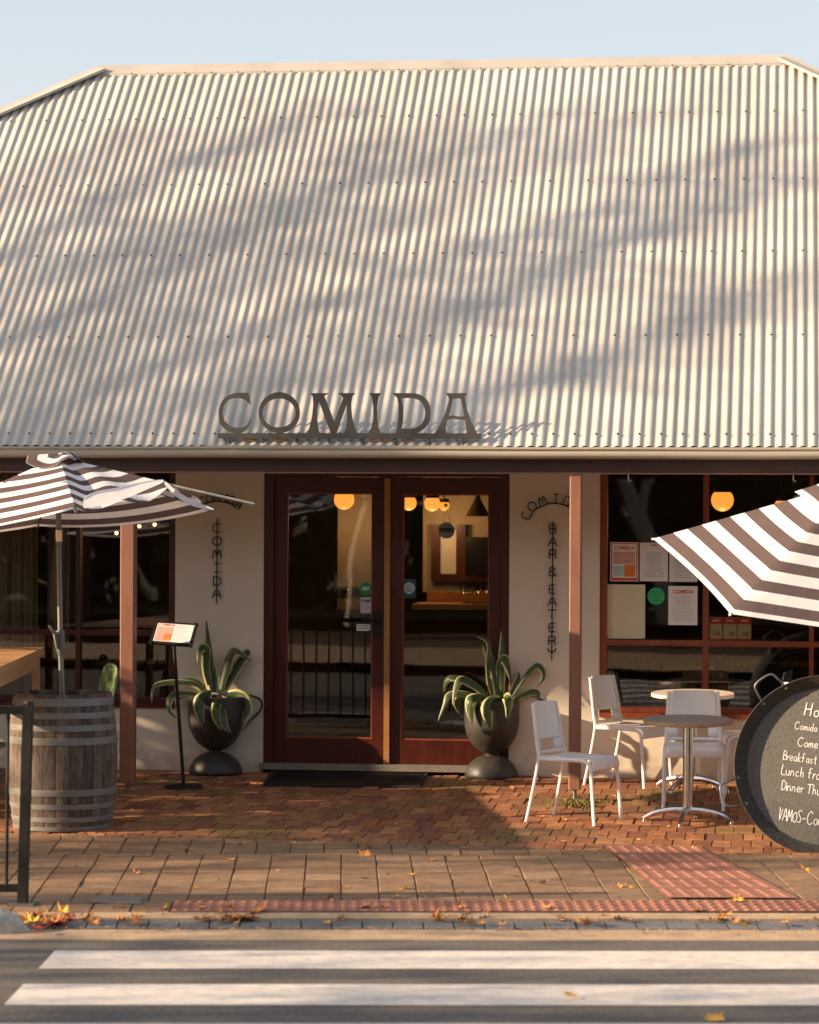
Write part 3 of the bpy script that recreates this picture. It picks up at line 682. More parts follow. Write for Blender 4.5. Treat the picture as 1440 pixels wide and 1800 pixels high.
# windows
def window(x0, x1, z0, z1, mull, trans, mt, label=None, fw=.055, half=None):
    mb = MB(); y0, y1 = YW + .03, YW + .11
    mb.box((x0, y0, z0), (x0 + fw, y1, z1)); mb.box((x1 - fw, y0, z0), (x1, y1, z1))
    mb.box((x0 + fw, y0 + .002, z1 - fw), (x1 - fw, y1 - .002, z1)); mb.box((x0 + fw, y0 + .002, z0 + .035), (x1 - fw, y1 - .002, z0 + fw + .02))
    for m_, w_ in mull: mb.box((m_ - w_ / 2, y0 + .004, z0 + fw + .02), (m_ + w_ / 2, y1 - .004, z1 - fw))
    xs = [x0 + fw] + [q for m_, w_ in mull for q in (m_ - w_ / 2, m_ + w_ / 2)] + [x1 - fw]
    for k in range(0, len(xs), 2):
        for zt_ in trans: mb.box((xs[k], y0 + .006, zt_ - .02), (xs[k + 1], y1 - .006, zt_ + .022))
    w_ = mb.build('window', mt, bld)
    mb = MB(); mb.box((x0 + .002, YW - .02, z0 - .0), (x1 - .002, YW + .13, z0 + .033)); mb.build('sill', mt, w_)
    zs = [z0 + .03] + list(trans) + [z1 - .02]
    for k in range(0, len(xs), 2):
        for a in range(len(zs) - 1):
            mb = MB(); tl = rnd.uniform(-.0015, .0015); mb.face([(xs[k] - .01, YW + .07, zs[a]), (xs[k + 1] + .01, YW + .07 + tl, zs[a]), (xs[k + 1] + .01, YW + .07 + tl, zs[a + 1]), (xs[k] - .01, YW + .07, zs[a + 1])]); mb.build('pane', 'glass', w_)
    return w_
ztl = Z_at(150, 1112, YW + .03); ztr = Z_at(1200, 1131, YW + .03)
m1 = X_at(137, 1000, YW + .03)
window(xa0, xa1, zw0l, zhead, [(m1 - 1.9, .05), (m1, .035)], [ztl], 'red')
window(xb0, xb1, zw0r, zhead, [(X_at(1241, 1000, YW + .03), .045), (X_at(1427, 1000, YW + .03), .035), (X_at(1427, 1000, YW + .03) + .85, .045)], [ztr], 'redl')
# doors
zdt = Z_at(680, 832, YW + .03); zdb = Z_at(680, 1343, YW + .03)
mb = MB(); y0, y1 = YW + .02, YW + .14
xf0 = X_at(480, 1090, YW + .02); xf1 = X_at(880, 1090, YW + .02)
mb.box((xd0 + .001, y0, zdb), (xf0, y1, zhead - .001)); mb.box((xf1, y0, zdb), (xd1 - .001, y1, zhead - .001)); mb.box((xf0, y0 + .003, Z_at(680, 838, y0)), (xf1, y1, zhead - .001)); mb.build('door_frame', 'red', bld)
mb = MB(); mb.box((xd0 - .02, YW - .03, zdb - .05), (xd1 + .02, YW + .3, zdb - .003)); mb.build('threshold', 'plate', bld)
def leaf(pl, pr_, gl, gr, gt, gb, lk):
    yy = YW + .06; xl, xr = X_at(pl, 1090, yy), X_at(pr_, 1090, yy); xgl, xgr = X_at(gl, 1090, yy), X_at(gr, 1090, yy)
    zt_ = Z_at(680, 839, yy); zg1, zg0 = Z_at((gl + gr) / 2, gt, yy), Z_at((gl + gr) / 2, gb, yy)
    mb = MB(); mb.box((xl, yy, zdb), (xgl, yy + .045, zt_)); mb.box((xgr, yy, zdb), (xr, yy + .045, zt_)); mb.box((xgl, yy + .001, zdb), (xgr, yy + .044, zg0)); mb.box((xgl, yy + .001, zg1), (xgr, yy + .044, zt_))
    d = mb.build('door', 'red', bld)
    mb = MB(); b = .012
    for a, c in (((xgl, yy + .006, zg0), (xgl + b, yy + .03, zg1)), ((xgr - b, yy + .006, zg0), (xgr, yy + .03, zg1)), ((xgl + b, yy + .007, zg0), (xgr - b, yy + .03, zg0 + b)), ((xgl + b, yy + .007, zg1 - b), (xgr - b, yy + .03, zg1))): mb.box(a, c)
    mb.build('glazing_bead', 'redl', d)
    mb = MB(); mb.face([(xgl + .004, yy + .02, zg0 + .004), (xgr - .004, yy + .02, zg0 + .004), (xgr - .004, yy + .02, zg1 - .004), (xgl + .004, yy + .02, zg1 - .004)]); mb.build('pane', 'glass', d)
    return d
dl = leaf(481, 674, 503, 655, 866, 1298, True); dr = leaf(686, 879, 707, 860, 868, 1302, False)
mb = MB(); yy = YW + .035; mb.box((X_at(675, 1090, yy), yy, zdb), (X_at(685, 1090, yy), yy + .03, Z_at(680, 841, yy))); mb.build('meeting_strip', 'astragal', bld)
# lock and lever
p = atY(666, 1097, YW + .05); mb = MB(); mb.box((p.x - .045, YW + .045, p.z - .10), (p.x + .045, YW + .062, p.z + .10)); mb.tube([(p.x, YW + .045, p.z + .03), (p.x, YW + .0, p.z + .03), (p.x - .05, YW - .01, p.z + .032), (p.x - .11, YW - .008, p.z + .03)], .010, 8); mb.build('handle', 'black', dl)

# ---------------- interior things
def ibox(name, a, b, m, label, cat, group=None):
    mb = MB(); mb.box(a, b); return tag(mb.build(name, m), label, cat, group)
# cream pillar behind left door leaf
a = atY(594, 900, 26); b = atY(654, 900, 26)
mb = MB(); mb.box((a.x, 26, 0), (b.x, 26.4, ZTOP)); mb.build('pillar', 'inwall', bld)
# cream feature wall with red framed hatch seen through right leaf
a = atY(744, 900, 27); b = atY(905, 900, 27); zc = Z_at(800, 1041, 27)
mb = MB(); mb.box((a.x, 27, zc), (b.x + .4, 27.1, ZTOP)); mb.build('interior_partition', 'inwall', bld)
fr = thing('hatch_frame', (atY(800, 1000, 26.9).x, 26.95, 1.2), 'dark red framed hatch on the cream wall behind the right door', 'frame')
c0 = atY(758, 922, 26.9); c1 = atY(812, 1022, 26.9); mb = MB()
for (pa, pb) in (((758, 922), (773, 1022)), ((802, 922), (818, 1022)), ((773, 922), (802, 930)), ((773, 1010), (802, 1022)), ((818, 1010), (868, 1022))):
    u0_, u1_ = atY(*pa, 26.9), atY(*pb, 26.9); mb.box((u0_.x, 26.9, u1_.z), (u1_.x, 26.98, u0_.z))
mb.build('frame', 'red', fr)
u0_, u1_ = atY(774, 931, 26.9), atY(801, 1009, 26.9); mb = MB(); mb.box((u0_.x, 26.93, u1_.z), (u1_.x, 26.97, u0_.z)); mb.build('shutter', 'paper', fr)
u0_, u1_ = atY(819, 944, 26.85), atY(870, 1009, 26.85); scn = ibox('wall_screen', (u0_.x, 26.84, u1_.z), (u1_.x, 26.89, u0_.z), 'tv', 'black screen on the wall seen through the right door glass', 'screen')
# bar counter
a = atY(735, 1043, 26); b = atY(930, 1043, 26)
bc = thing('bar_counter', ((a.x + b.x) / 2, 26, 0), 'timber bar counter carrying wine glasses behind the right door', 'counter')
zc = Z_at(800, 1062, 26)
mb = MB(); mb.box((a.x, 26, 0), (b.x, 26.5, zc - .05)); mb.build('counter_front', 'woodd', bc)
mb = MB(); mb.box((a.x - .05, 25.95, zc - .05), (b.x, 26.55, zc)); mb.build('counter_top', 'wood', bc)
mb = MB(); zd = Z_at(800, 1041, 26.7); mb.box((a.x, 26.65, zc - .3), (b.x, 26.7, zd)); mb.build('splashback', 'dado', bc)
def wine_glass(p, sc_=1.0):
    mb = MB(); prof = [(.034, 0), (.032, .004), (.006, .010), (.004, .02), (.004, .085), (.012, .095), (.034, .12), (.040, .15), (.036, .18), (.031, .205)]
    mb.lathe(p, [(a * sc_, b * sc_) for a, b in prof], 14); return mb.build('wine_glass', 'winegl', smooth=True)
g0 = None
spots = [(816, 26.1), (822, 26.25), (830, 26.12), (836, 26.3), (843, 26.15), (850, 26.3), (857, 26.12), (826, 26.4), (846, 26.42)]
for px, yy in spots:
    p = atY(px, 1060, yy); p.z = zc
    if g0 is None: g0 = wine_glass(p); tag(g0, 'clear wine glass standing on the timber bar counter behind the right door', 'wine glass', 'wine glasses on the bar counter'); g0p = p.copy()
    else: q = g0.copy(); col.objects.link(q); q.location = p - g0p
# service bench with glasses behind left door
a = atY(592, 1068, 25); b = atY(690, 1068, 25)
sbn = thing('service_bench', ((a.x + b.x) / 2, 25, 0), 'dark service bench of glassware behind the left door', 'bench'); zs = Z_at(620, 1072, 25)
mb = MB(); mb.box((a.x, 25, zs - .04), (b.x, 25.6, zs)); mb.build('bench_top', 'wood', sbn); mb = MB(); mb.box((a.x, 25.02, 0), (b.x, 25.55, zs - .04)); mb.build('bench_front', 'tv', sbn)
first = None
for i in range(13):
    p = atY(598 + i * 4.6, 1068, 25.1 + .35 * ((i * 7) % 5) / 5); p.z = zs
    if first is None: first = wine_glass(p, .95); fp = p.copy(); tag(first, 'clear glass on the dark service bench behind the left door', 'wine glass', 'glasses on the service bench')
    else: q = first.copy(); col.objects.link(q); q.location = p - fp
# pendant globes
def globe(px, py, rpx, Y, label, m='globe', flat=True, power=10):
    c = atY(px, py, Y); s_ = F / (Y * 1.01); ra = rpx / s_
    t = thing('pendant_lamp', c, label, 'lamp', 'pendant lamps'); mb = MB(); n = 16
    prof = [(max(.001, ra * math.sin(math.pi * k / n)), -ra * math.cos(math.pi * k / n)) for k in range(n - (3 if flat else 0))]
    mb.lathe(c, prof, 24); mb.build('globe', m, t, smooth=True)
    mb = MB(); zc_ = prof[-1][1]; mb.lathe(c, [(.001, zc_ + .03), (prof[-1][0] + .01, zc_ + .03), (prof[-1][0] + .01, zc_ - .002), (.001, zc_ - .002)], 20); mb.tube([c + Vector((0, 0, zc_ + .03)), Vector((c.x, c.y, ZTOP))], .006, 6); mb.build('fitting', 'black', t)
    if power:
        ld = bpy.data.lights.new('lamp_light', 'POINT'); ld.energy = power * .42; ld.color = (1, .55, .22); ld.shadow_soft_size = ra * .6
        lo = bpy.data.objects.new('lamp_light', ld); col.objects.link(lo); lo.parent = t; lo.location = (0, 0, -ra - .12)
globe(605, 878, 18, 25.6, 'amber glowing globe lamp at the top of the left door glass', power=3)
globe(719, 884, 13.5, 26.2, 'amber globe lamp beside the left edge of the right door glass', power=5)
globe(760, 885, 14, 25.8, 'middle amber globe lamp in the right door glass', power=5)
globe(781, 889, 9, 26.6, 'small bright yellow globe behind the open sign cord', power=3)
globe(1270, 879, 19.5, 25.0, 'amber globe lamp hanging in the right window', power=5)
globe(1374, 889, 12, 25.5, 'amber globe half hidden by the tilted striped parasol', power=0)
for px, py, lb in ((205, 937, 'bare bright bulb just left of the brown post'), (245, 925, 'bare bright bulb just right of the brown post'), (272, 922, 'bare bright bulb nearest the cream wall in the left window')):
    globe(px, py, 3.2, 24.5, lb, 'bulb', False, .6)
globe(840, 901, 3.5, 26.0, 'dull red filament bulb inside a shade in the right door glass', 'redbulb', False, 0)
# dangling shade round the red bulb
p = atY(840, 890, 26.0); mb = MB(); mb.lathe(p, [(.02, .10), (.03, .06), (.09, -.05), (.11, -.09)], 16); tag(mb.build('lamp_shade', 'woodd', smooth=True), 'open wire-like dark shade around the red bulb', 'lamp shade')
# curtains in left window
cu = thing('curtain', (atY(60, 900, 22.4).x, 22.4, 1.3), 'olive brown full length curtain inside the left window', 'curtain')
mb = MB(); a = atY(-230, 900, 22.4).x; b = atY(66, 900, 22.4).x; n = 150; pv = None
for i in range(n + 1):
    x = a + (b - a) * i / n; yy = 22.4 + .035 * math.sin(i * .55) + .01 * math.sin(i * 1.7)
    if pv: mb.face([(pv[0], pv[1], .5), (x, yy, .5), (x, yy, ZTOP), (pv[0], pv[1], ZTOP)])
    pv = (x, yy)
mb.build('cloth', 'curtain', cu, smooth=True, merge=True)
mb = MB(); a = atY(84, 900, 22.5).x; b = atY(124, 900, 22.5).x; n = 30; pv = None
for i in range(n + 1):
    x = a + (b - a) * i / n; yy = 22.5 + .03 * math.sin(i * .8)
    if pv: mb.face([(pv[0], pv[1], .9), (x, yy, .9), (x, yy, ZTOP), (pv[0], pv[1], ZTOP)])
    pv = (x, yy)
c2_ = tag(mb.build('curtain', 'curtain', smooth=True, merge=True), 'narrow gathered olive curtain left of the red window mullion', 'curtain')
# dining tables and chairs inside
def dining(px, Y, label):
    p = atY(px, 1200, Y); t = thing('dining_table', (p.x, Y, 0), label, 'table', 'indoor dining tables')
    mb = MB(); mb.box((p.x - .35, Y - .35, .72), (p.x + .35, Y + .35, .75)); mb.build('table_top', 'woodd', t)
    for sx in (-.3, .3):
        for sy in (-.3, .3): mb = MB(); mb.box((p.x + sx - .02, Y + sy - .02, 0), (p.x + sx + .02, Y + sy + .02, .72)); mb.build('leg', 'black', t)
    return p
dining(60, 23.6, 'dark square table inside the far left window'); dining(250, 23.4, 'dark square table between post and cream wall, indoors'); dining(1180, 23.4, 'dark square table behind the posters of the right window'); dining(1360, 24.2, 'dark square table inside the right window behind the pan')
ic = thing('indoor_chair', (0, 0, 0), 'dark bentwood chair at the indoor table', 'chair', 'indoor dining chairs')
mb = MB(); mb.box((-.2, -.2, .43), (.2, .2, .46)); mb.build('seat', 'woodd', ic)
mb = MB(); mb.tube(smooth_path([(-.19, -.19, .46), (-.20, -.23, .7), (-.12, -.25, .86), (.12, -.25, .86), (.20, -.23, .7), (.19, -.19, .46)]), .013, 7); 
for k in (-.08, 0, .08): mb.tube([(k, -.2, .46), (k, -.25, .86)], .006, 5)
mb.build('backrest', 'black', ic)
for sx in (-.17, .17):
    for sy in (-.17, .17): mb = MB(); mb.tube([(sx, sy, .43), (sx * 1.2, sy * 1.2, 0)], .013, 6); mb.build('leg', 'black', ic)
pl_ = [(30, 23.0, .2, 'dark bentwood chair behind the wooden bar table, indoors'), (180, 23.1, 3.0, 'dark bentwood chair left of the brown post, indoors'), (285, 22.9, .4, 'dark bentwood chair beside the cream wall, indoors'), (1110, 23.0, .3, 'dark bentwood chair low in the right window, leftmost indoors'), (1225, 23.2, 2.8, 'dark bentwood chair behind the red mullion of the right window'), (1400, 23.4, .1, 'dark bentwood chair indoors above the pan')]
for i, (px, Y, rr, lb) in enumerate(pl_):
    p = atY(px, 1200, Y)
    if i == 0: ic.location = (p.x, Y, 0); ic.rotation_euler = (0, 0, rr); ic['label'] = lb
    else: copy_thing(ic, (p.x, Y, 0), rr, lb)
# rounded navy shape added in place of a blue reflection in the right window
c = atY(1345, 1200, 22.9); nv = thing('navy_reflection', (c.x, 22.9, 0), 'navy blue rounded shape added for a reflection in the right window', 'chair')
mb = MB(); prof = [(-.30, 0), (-.33, .45), (-.25, .68), (-.10, .80), (.05, .82), (.2, .78), (.32, .62), (.36, .3), (.36, 0)]
pts = smooth_path([(x, 0, z) for x, z in prof], 4); k = len(pts)
vv = [c.to_2d().to_3d() + Vector((p.x, -.06, p.z)) for p in pts] + [c.to_2d().to_3d() + Vector((p.x * .97, .10, p.z * .98)) for p in pts]
for v_ in vv: pass
mb.add(vv, [(i, i + 1, k + i + 1, k + i) for i in range(k - 1)] + [tuple(range(k))[::-1], tuple(range(k, 2 * k))]); mb.build('backrest', 'navy', nv, smooth=True)
mb = MB(); mb.box((c.x - .28, 22.98, .25), (c.x + .30, 23.4, .45)); mb.build('seat', 'navy', nv)
# packets on the window ledge
led = ibox('window_ledge', (X_at(1245, 1120, 21.95), YW + .115, ztr - .035), (X_at(1425, 1120, 21.95) - .01, YW + .25, ztr + .015), 'redl', 'narrow timber ledge across the right window carrying three packets', 'ledge')
for i, (pa, pb) in enumerate(((1247, 1270), (1271, 1296), (1296.5, 1321))):
    Y = YW + .078; xl, xr = X_at(pa, 1100, Y), X_at(pb, 1100, Y); z0_ = ztr + .0235; z1_ = Z_at(1280, 1086, Y)
    lab = ['red and cream drink carton, leftmost of three on the ledge', 'red and cream drink carton, middle of three on the ledge', 'red and cream drink carton, rightmost of three on the ledge'][i]
    t = thing('carton', ((xl + xr) / 2, Y + .04, z0_), lab, 'carton', 'cartons on the window ledge')
    h = z1_ - z0_; mb = MB(); mb.box((xl + .002, Y, z0_), (xr - .002, Y + .08, z0_ + h)); mb.build('carton_body', 'cany', t)
    mb = MB(); mb.box((xl + .001, Y - .002, z0_ + h * .72), (xr - .001, Y + .082, z0_ + h * 1.0 + .001)); mb.box((xl + .001, Y - .002, z0_ - .0), (xr - .001, Y + .0815, z0_ + h * .07)); mb.build('red_band', 'canr', t)
    cx = (xl + xr) / 2; text_mb('CR', .035, (cx + .012, Y - .003, z0_ + h * .3), (1, 0, 0), (0, 0, 1), .002).build('lettering', 'cano', t)
    mb = MB(); mb.box((cx - .025, Y - .004, z0_ + h * .83), (cx + .025, Y - .003, z0_ + h * .92)); mb.build('label_panel', 'cany', t)
# notices behind the glass
YN = YW + .064
def notice(pts, m, label, heading=None, hcol='redink', lines=0, extras=(), y=YN, lw=.9):
    (xa, ya), (xb, yb) = pts; p0, p1 = atY(xa, ya, y), atY(xb, yb, y); X0, X1, Z1, Z0 = p0.x, p1.x, p0.z, p1.z
    t = thing('notice', ((X0 + X1) / 2, y, Z0), label, 'notice'); mb = MB(); mb.box((X0, y, Z0), (X1, y + .002, Z1)); mb.build('sheet', m, t)
    W, H = X1 - X0, Z1 - Z0
    if heading: text_mb(heading, H * .13, ((X0 + X1) / 2, y - .0012, Z1 - H * .15), (1, 0, 0), (0, 0, 1), .0015).build('heading', hcol, t)
    if lines:
        mb = MB()
        for k in range(lines):
            z = Z1 - H * (.27 + .66 * k / lines); l = W * rnd.uniform(.45, .8); x = (X0 + X1) / 2 - l / 2; xe = x + l
            while x < xe: q = rnd.uniform(.006, .02); mb.box((x, y - .001, z), (min(x + q, xe), y - .0003, z + H * .012)); x += q + .004
        mb.build('printed_text', 'ink', t)
    for (fx0, fz0, fx1, fz1, mm) in extras:
        mb = MB(); mb.box((X0 + W * fx0, y - .0009, Z1 - H * fz1), (X0 + W * fx1, y - .0001, Z1 - H * fz0)); mb.build('printed_block', mm, t)
    return t
notice(((1073, 953), (1122, 1022)), 'paper', 'orange bordered menu poster, top left in the right window', 'COMIDA', 'redink', 3, [(.03, .02, .97, .05, 'redink'), (.03, .91, .97, .985, 'redink'), (.03, .05, .075, .91, 'redink'), (.925, .05, .97, .91, 'redink'), (.11, .24, .89, .56, 'pink'), (.50, .58, .89, .88, 'orange'), (.11, .60, .48, .87, 'bsticker')])
notice(((1125, 954), (1174, 1022)), 'paper', 'white printed page beside the orange bordered poster', None, lines=15, extras=[(.4, .05, .65, .08, 'redink')])
notice(((1177, 955), (1226, 1023)), 'paper', 'white printed page whose top is behind the parasol corner', None, lines=15)
notice(((1065, 1027), (1134, 1123)), 'cream', 'large blank cream sheet, lower left in the right window')
notice(((1175, 1030), (1226, 1099)), 'paper', 'white page headed in red below the row of pages', 'COMIDA', 'redink', 11)
def disc(px, py, rp, m, y, name='disc', par=None):
    c = atY(px, py, y); ra = rp / (F / (y * 1.01)); mb = MB(); n = 28
    mb.face([(c.x + ra * math.cos(2 * math.pi * k / n), y, c.z + ra * math.sin(2 * math.pi * k / n)) for k in range(n)]); return c, ra, mb
def sticker(px, py, rp, m, label, y, txt=None, tm='ink', tsize=.03):
    c, ra, mb = disc(px, py, rp, m, y); t = thing('sticker', c, label, 'sticker'); mb.build('disc', m, t)
    if txt:
        for k, s_ in enumerate(txt): text_mb(s_, tsize, (c.x, y - .001, c.z + ra * (.42 - .42 * k)), (1, 0, 0), (0, 0, 1), .0006).build('lettering', tm, t)
    return t, c, ra
t, c, ra = sticker(1153.5, 1048, 15, 'gsticker', 'bright green round sticker between the cream sheet and the page', YN)
mb = MB()
for k in range(5): mb.box((c.x - ra * .5 + .01 * (k % 2), YN - .001, c.z + ra * (.5 - .27 * k)), (c.x + ra * .5 - .012 * (k % 2), YN - .0004, c.z + ra * (.5 - .27 * k) + .006))
mb.build('printed_text', 'dgreen', t)
yd = YW + .076
t, c, ra = sticker(643, 1035, 11.5, 'dgreen', 'dark green round sticker on the left door glass', yd)
mb = MB(); mb.box((c.x - .028, yd - .001, c.z - .012), (c.x + .012, yd - .0004, c.z + .014)); mb.box((c.x + .012, yd - .001, c.z - .004), (c.x + .03, yd - .0004, c.z + .016)); mb.build('emblem', 'bsticker', t)
p0, p1 = atY(634, 1050, yd), atY(653, 1078, yd); t = thing('sticker', ((p0.x + p1.x) / 2, yd, p1.z), 'small lilac sticker reading CHIEF below the green one', 'sticker')
mb = MB(); mb.box((p0.x, yd, p1.z), (p1.x, yd + .002, p0.z)); mb.build('panel', 'lilac', t)
text_mb('CHIEF', .026, ((p0.x + p1.x) / 2, yd - .001, p0.z - .028), (1, 0, 0), (0, 0, 1), .0014).build('lettering', 'nsticker', t)
mb = MB(); cx, cz = (p0.x + p1.x) / 2, p1.z + .045; mb.tube([(cx + .022 * math.cos(a / 8 * 2 * math.pi), yd - .001, cz + .022 * math.sin(a / 8 * 2 * math.pi)) for a in range(9)], .0015, 4); mb.tube([(cx - .012, yd - .001, cz), (cx - .003, yd - .001, cz - .010), (cx + .014, yd - .001, cz + .012)], .0015, 4); mb.build('emblem', 'ink', t)
p0, p1 = atY(627, 1097, yd), atY(651, 1109, yd); t = thing('sticker', ((p0.x + p1.x) / 2, yd, p1.z), 'small white strip notice beside the black door handle', 'sticker')
mb = MB(); mb.box((p0.x, yd, p1.z), (p1.x, yd + .002, p0.z)); mb.build('panel', 'paper', t)
mb = MB()
for k in range(2): mb.box((p0.x + .008, yd - .001, p0.z - .018 - k * .018), (p1.x - .008, yd - .0004, p0.z - .011 - k * .018))
mb.build('printed_text', 'ink', t)
p0, p1 = atY(708, 1018, yd), atY(731, 1051, yd); t = thing('sticker', ((p0.x + p1.x) / 2, yd, p1.z), 'navy rectangular sticker with pale round emblem on the right door', 'sticker')
mb = MB(); mb.box((p0.x, yd, p1.z), (p1.x, yd + .002, p0.z)); mb.build('panel', 'nsticker', t)
c, ra, mb = disc(719.5, 1034, 10, 'bsticker', yd - .001); mb.build('emblem', 'bsticker', t)
mb = MB()
for k in range(4): mb.box((c.x - .03 + .006 * abs(k - 1.5), yd - .002, c.z + .022 - .016 * k), (c.x + .03 - .006 * abs(k - 1.5), yd - .0015, c.z + .027 - .016 * k))
mb.build('printed_text', 'nsticker', t)
# OPEN sign
c, ra, mb = disc(785, 932.5, 14.5, 'paper', YW + .084); t = thing('open_sign', c, 'round white sign reading OPEN hanging inside the right door', 'sign')
mb.build('disc', 'paper', t); text_mb('OPEN', .042, (c.x, YW + .083, c.z), (1, 0, 0), (0, 0, 1), .0018).build('lettering', 'black', t)
h = atY(784, 888, YW + .10); mb = MB(); mb.tube([c + Vector((-.02, 0, ra * .9)), h, c + Vector((.03, 0, ra * .9))], .002, 4); mb.build('cord', 'black', t)
mb = MB(); mb.tube([h + Vector((0, -.016, 0)), h + Vector((0, .004, 0))], .013, 12); mb.build('suction_cup', 'cany', t)

# ================================================================ ROOF SIGN
def Zm(x, y): return (340 + x / 2.3226, 660 + y / 2.3226)
YS = 20.435
def ell(cx, cy, rx, ry, n=40): return [(cx + rx * math.cos(2 * math.pi * k / n), cy + ry * math.sin(2 * math.pi * k / n)) for k in range(n)]
def sm2(pts, n=3): return [(p.x, p.y) for p in smooth_path([(x, y, 0) for x, y in pts], n)]
LET = {
 'C': [sm2([(226, 72), (200, 70), (165, 73), (138, 85), (118, 105), (106, 135), (104, 160), (108, 188), (120, 210), (140, 226), (165, 235), (190, 235), (210, 228), (224, 212), (232, 196), (236, 172)]) + sm2([(228, 190), (215, 204), (198, 212), (175, 213), (150, 205), (132, 191), (122, 172), (119, 150), (124, 125), (138, 105), (160, 94), (185, 92), (208, 98), (222, 108), (236, 122)])],
 'O': [ell(351, 152, 84, 84), ell(350, 153, 68, 59)],
 'M': [[(478, 72), (552, 72), (535, 84), (576, 190), (612, 92), (606, 82), (590, 72), (662, 72), (648, 86), (644, 120), (648, 170), (660, 215), (672, 240), (614, 240), (624, 215), (629, 170), (626, 118), (584, 238), (562, 238), (513, 105), (505, 135), (505, 180), (510, 215), (518, 240), (462, 240), (474, 215), (485, 170), (490, 120), (488, 86)]],
 'I': [[(718, 72), (766, 72), (756, 90), (750, 130), (750, 175), (756, 215), (768, 240), (712, 240), (726, 215), (735, 175), (735, 130), (730, 90)]],
 'D': [[(812, 72), (880, 72)] + sm2([(882, 72), (920, 76), (950, 95), (966, 125), (969, 155), (962, 190), (945, 215), (920, 232), (890, 240)]) + [(825, 240), (832, 215), (838, 170), (838, 120), (832, 90)], [(850, 92)] + sm2([(880, 92), (915, 98), (938, 118), (947, 150), (942, 180), (925, 205), (895, 217)]) + [(850, 218), (856, 180), (857, 130)]],
 'A': [[(1030, 72), (1118, 72), (1108, 88), (1118, 140), (1136, 190), (1160, 240), (1116, 240), (1114, 215), (1110, 182), (1085, 180), (1060, 176), (1038, 182), (1030, 215), (1030, 240), (984, 240), (1005, 205), (1030, 150), (1044, 100), (1042, 88)], [(1060, 94), (1092, 94), (1100, 130), (1106, 166), (1085, 168), (1060, 163), (1043, 166), (1052, 135)]]}
sg = thing('roof_sign', (atY(615, 770, YS).x, YS, Z_at(615, 770, YS)), 'large dark metal COMIDA letters on a bar above the gutter', 'sign')
def plate(splines, y, th, name, m, par):
    cu = bpy.data.curves.new('c', 'CURVE'); cu.dimensions = '2D'; cu.fill_mode = 'BOTH'; cu.extrude = th / 2
    for s in splines:
        sp = cu.splines.new('POLY'); sp.points.add(len(s) - 1); sp.use_cyclic_u = True
        for k, (x, yv) in enumerate(s):
            p = atY(*Zm(x, yv), y); sp.points[k].co = (p.x, p.z, 0, 1)
    ob = bpy.data.objects.new('c', cu); me = ob.to_mesh(); mb = MB()
    mb.add([(v.co.x, y - v.co.z, v.co.y) for v in me.vertices], [tuple(p.vertices) for p in me.polygons])
    ob.to_mesh_clear(); bpy.data.objects.remove(ob); bpy.data.curves.remove(cu)
    o = mb.build(name, m, par); return o
for k in 'COMIDA': plate(LET[k], YS, .012, 'letter', 'darkmet', sg)
mb = MB(); p0, p1 = atY(*Zm(102, 236), YS), atY(*Zm(1175, 257), YS); pm = atY(*Zm(102, 257), YS)
mb.box((p0.x, YS - .012, (pm.z + p1.z) / 2), (p1.x, YS + .03, (pm.z + p1.z) / 2 + .037)); mb.build('base_bar', 'darkmet', sg)
mb = MB()
for k in range(8):
    x = p0.x + .08 + k * .24; mb.box((x, YS - .002, ZE - .01), (x + .012, YS + .012, pm.z + .004)); 
mb.build('bracket', 'darkmet', sg)
mb = MB()
for (a_, b_) in ((205, 250), (325, 372), (725, 748), (760, 772), (786, 800), (815, 830), (868, 895)):
    q0, q1 = atY(*Zm(a_, 258), YS + .02), atY(*Zm(b_, 268), YS + .02); mb.box((q0.x, YS + .004, q1.z), (q1.x, YS + .014, q0.z))
mb.build('rusty_bracket', 'rust', sg)
q0, q1 = atY(362, 777, GY + .03), atY(866, 780, GY + .03)
mb = MB(); mb.box((q0.x, GY + .02, zt + .004), (q1.x, GY + .06, zt + .012)); tag(mb.build('mounting_rail', 'flash', sg))

# ================================================================ WIRE WALL SIGNS
GL = {
 'C': [[(.85, .95), (.35, 1), (.08, .8), (.08, .2), (.35, 0), (.85, .05)]], 'O': [[(.5, 1), (.15, .85), (0, .5), (.15, .15), (.5, 0), (.85, .15), (1, .5), (.85, .85), (.5, 1)]],
 'M': [[(0, 0), (.18, .95), (.3, .95), (.5, .2), (.7, .95), (.82, .95), (1, 0)]], 'I': [[(.5, 0), (.5, 1)], [(.2, 1), (.8, 1)], [(.2, 0), (.8, 0)]],
 'D': [[(.15, 0), (.15, 1), (.55, .98), (.9, .75), (.9, .25), (.55, .02), (.15, 0)]], 'A': [[(0, 0), (.35, .95), (.65, .95), (1, 0)], [(.15, .42), (.85, .42)]],
 'B': [[(.15, 0), (.15, 1), (.7, 1), (.85, .8), (.7, .55), (.15, .52)], [(.7, .52), (.9, .3), (.75, 0), (.15, 0)]], 'R': [[(.1, 0), (.15, .9), (.35, 1), (.75, .98), (.88, .75), (.75, .5), (.12, .5)], [(.55, .5), (.8, .35), (.9, 0)]],
 '&': [[(.9, .1), (.75, .0), (.35, .0), (.1, .15), (.12, .4), (.5, .55), (.75, .75), (.6, .98), (.3, .98), (.18, .75), (.4, .5), (.95, .05)]], 'E': [[(.85, 1), (.3, .98), (.15, .8), (.15, .2), (.3, .02), (.85, 0)], [(.15, .52), (.75, .52)]],
 'T': [[(0, 1), (1, 1)], [(.5, 1), (.42, 0)]], 'Y': [[(.05, 1), (.1, .75), (.5, .55), (.9, .75), (.95, 1)], [(.5, .55), (.5, 0)]]}
YV = YW - .02
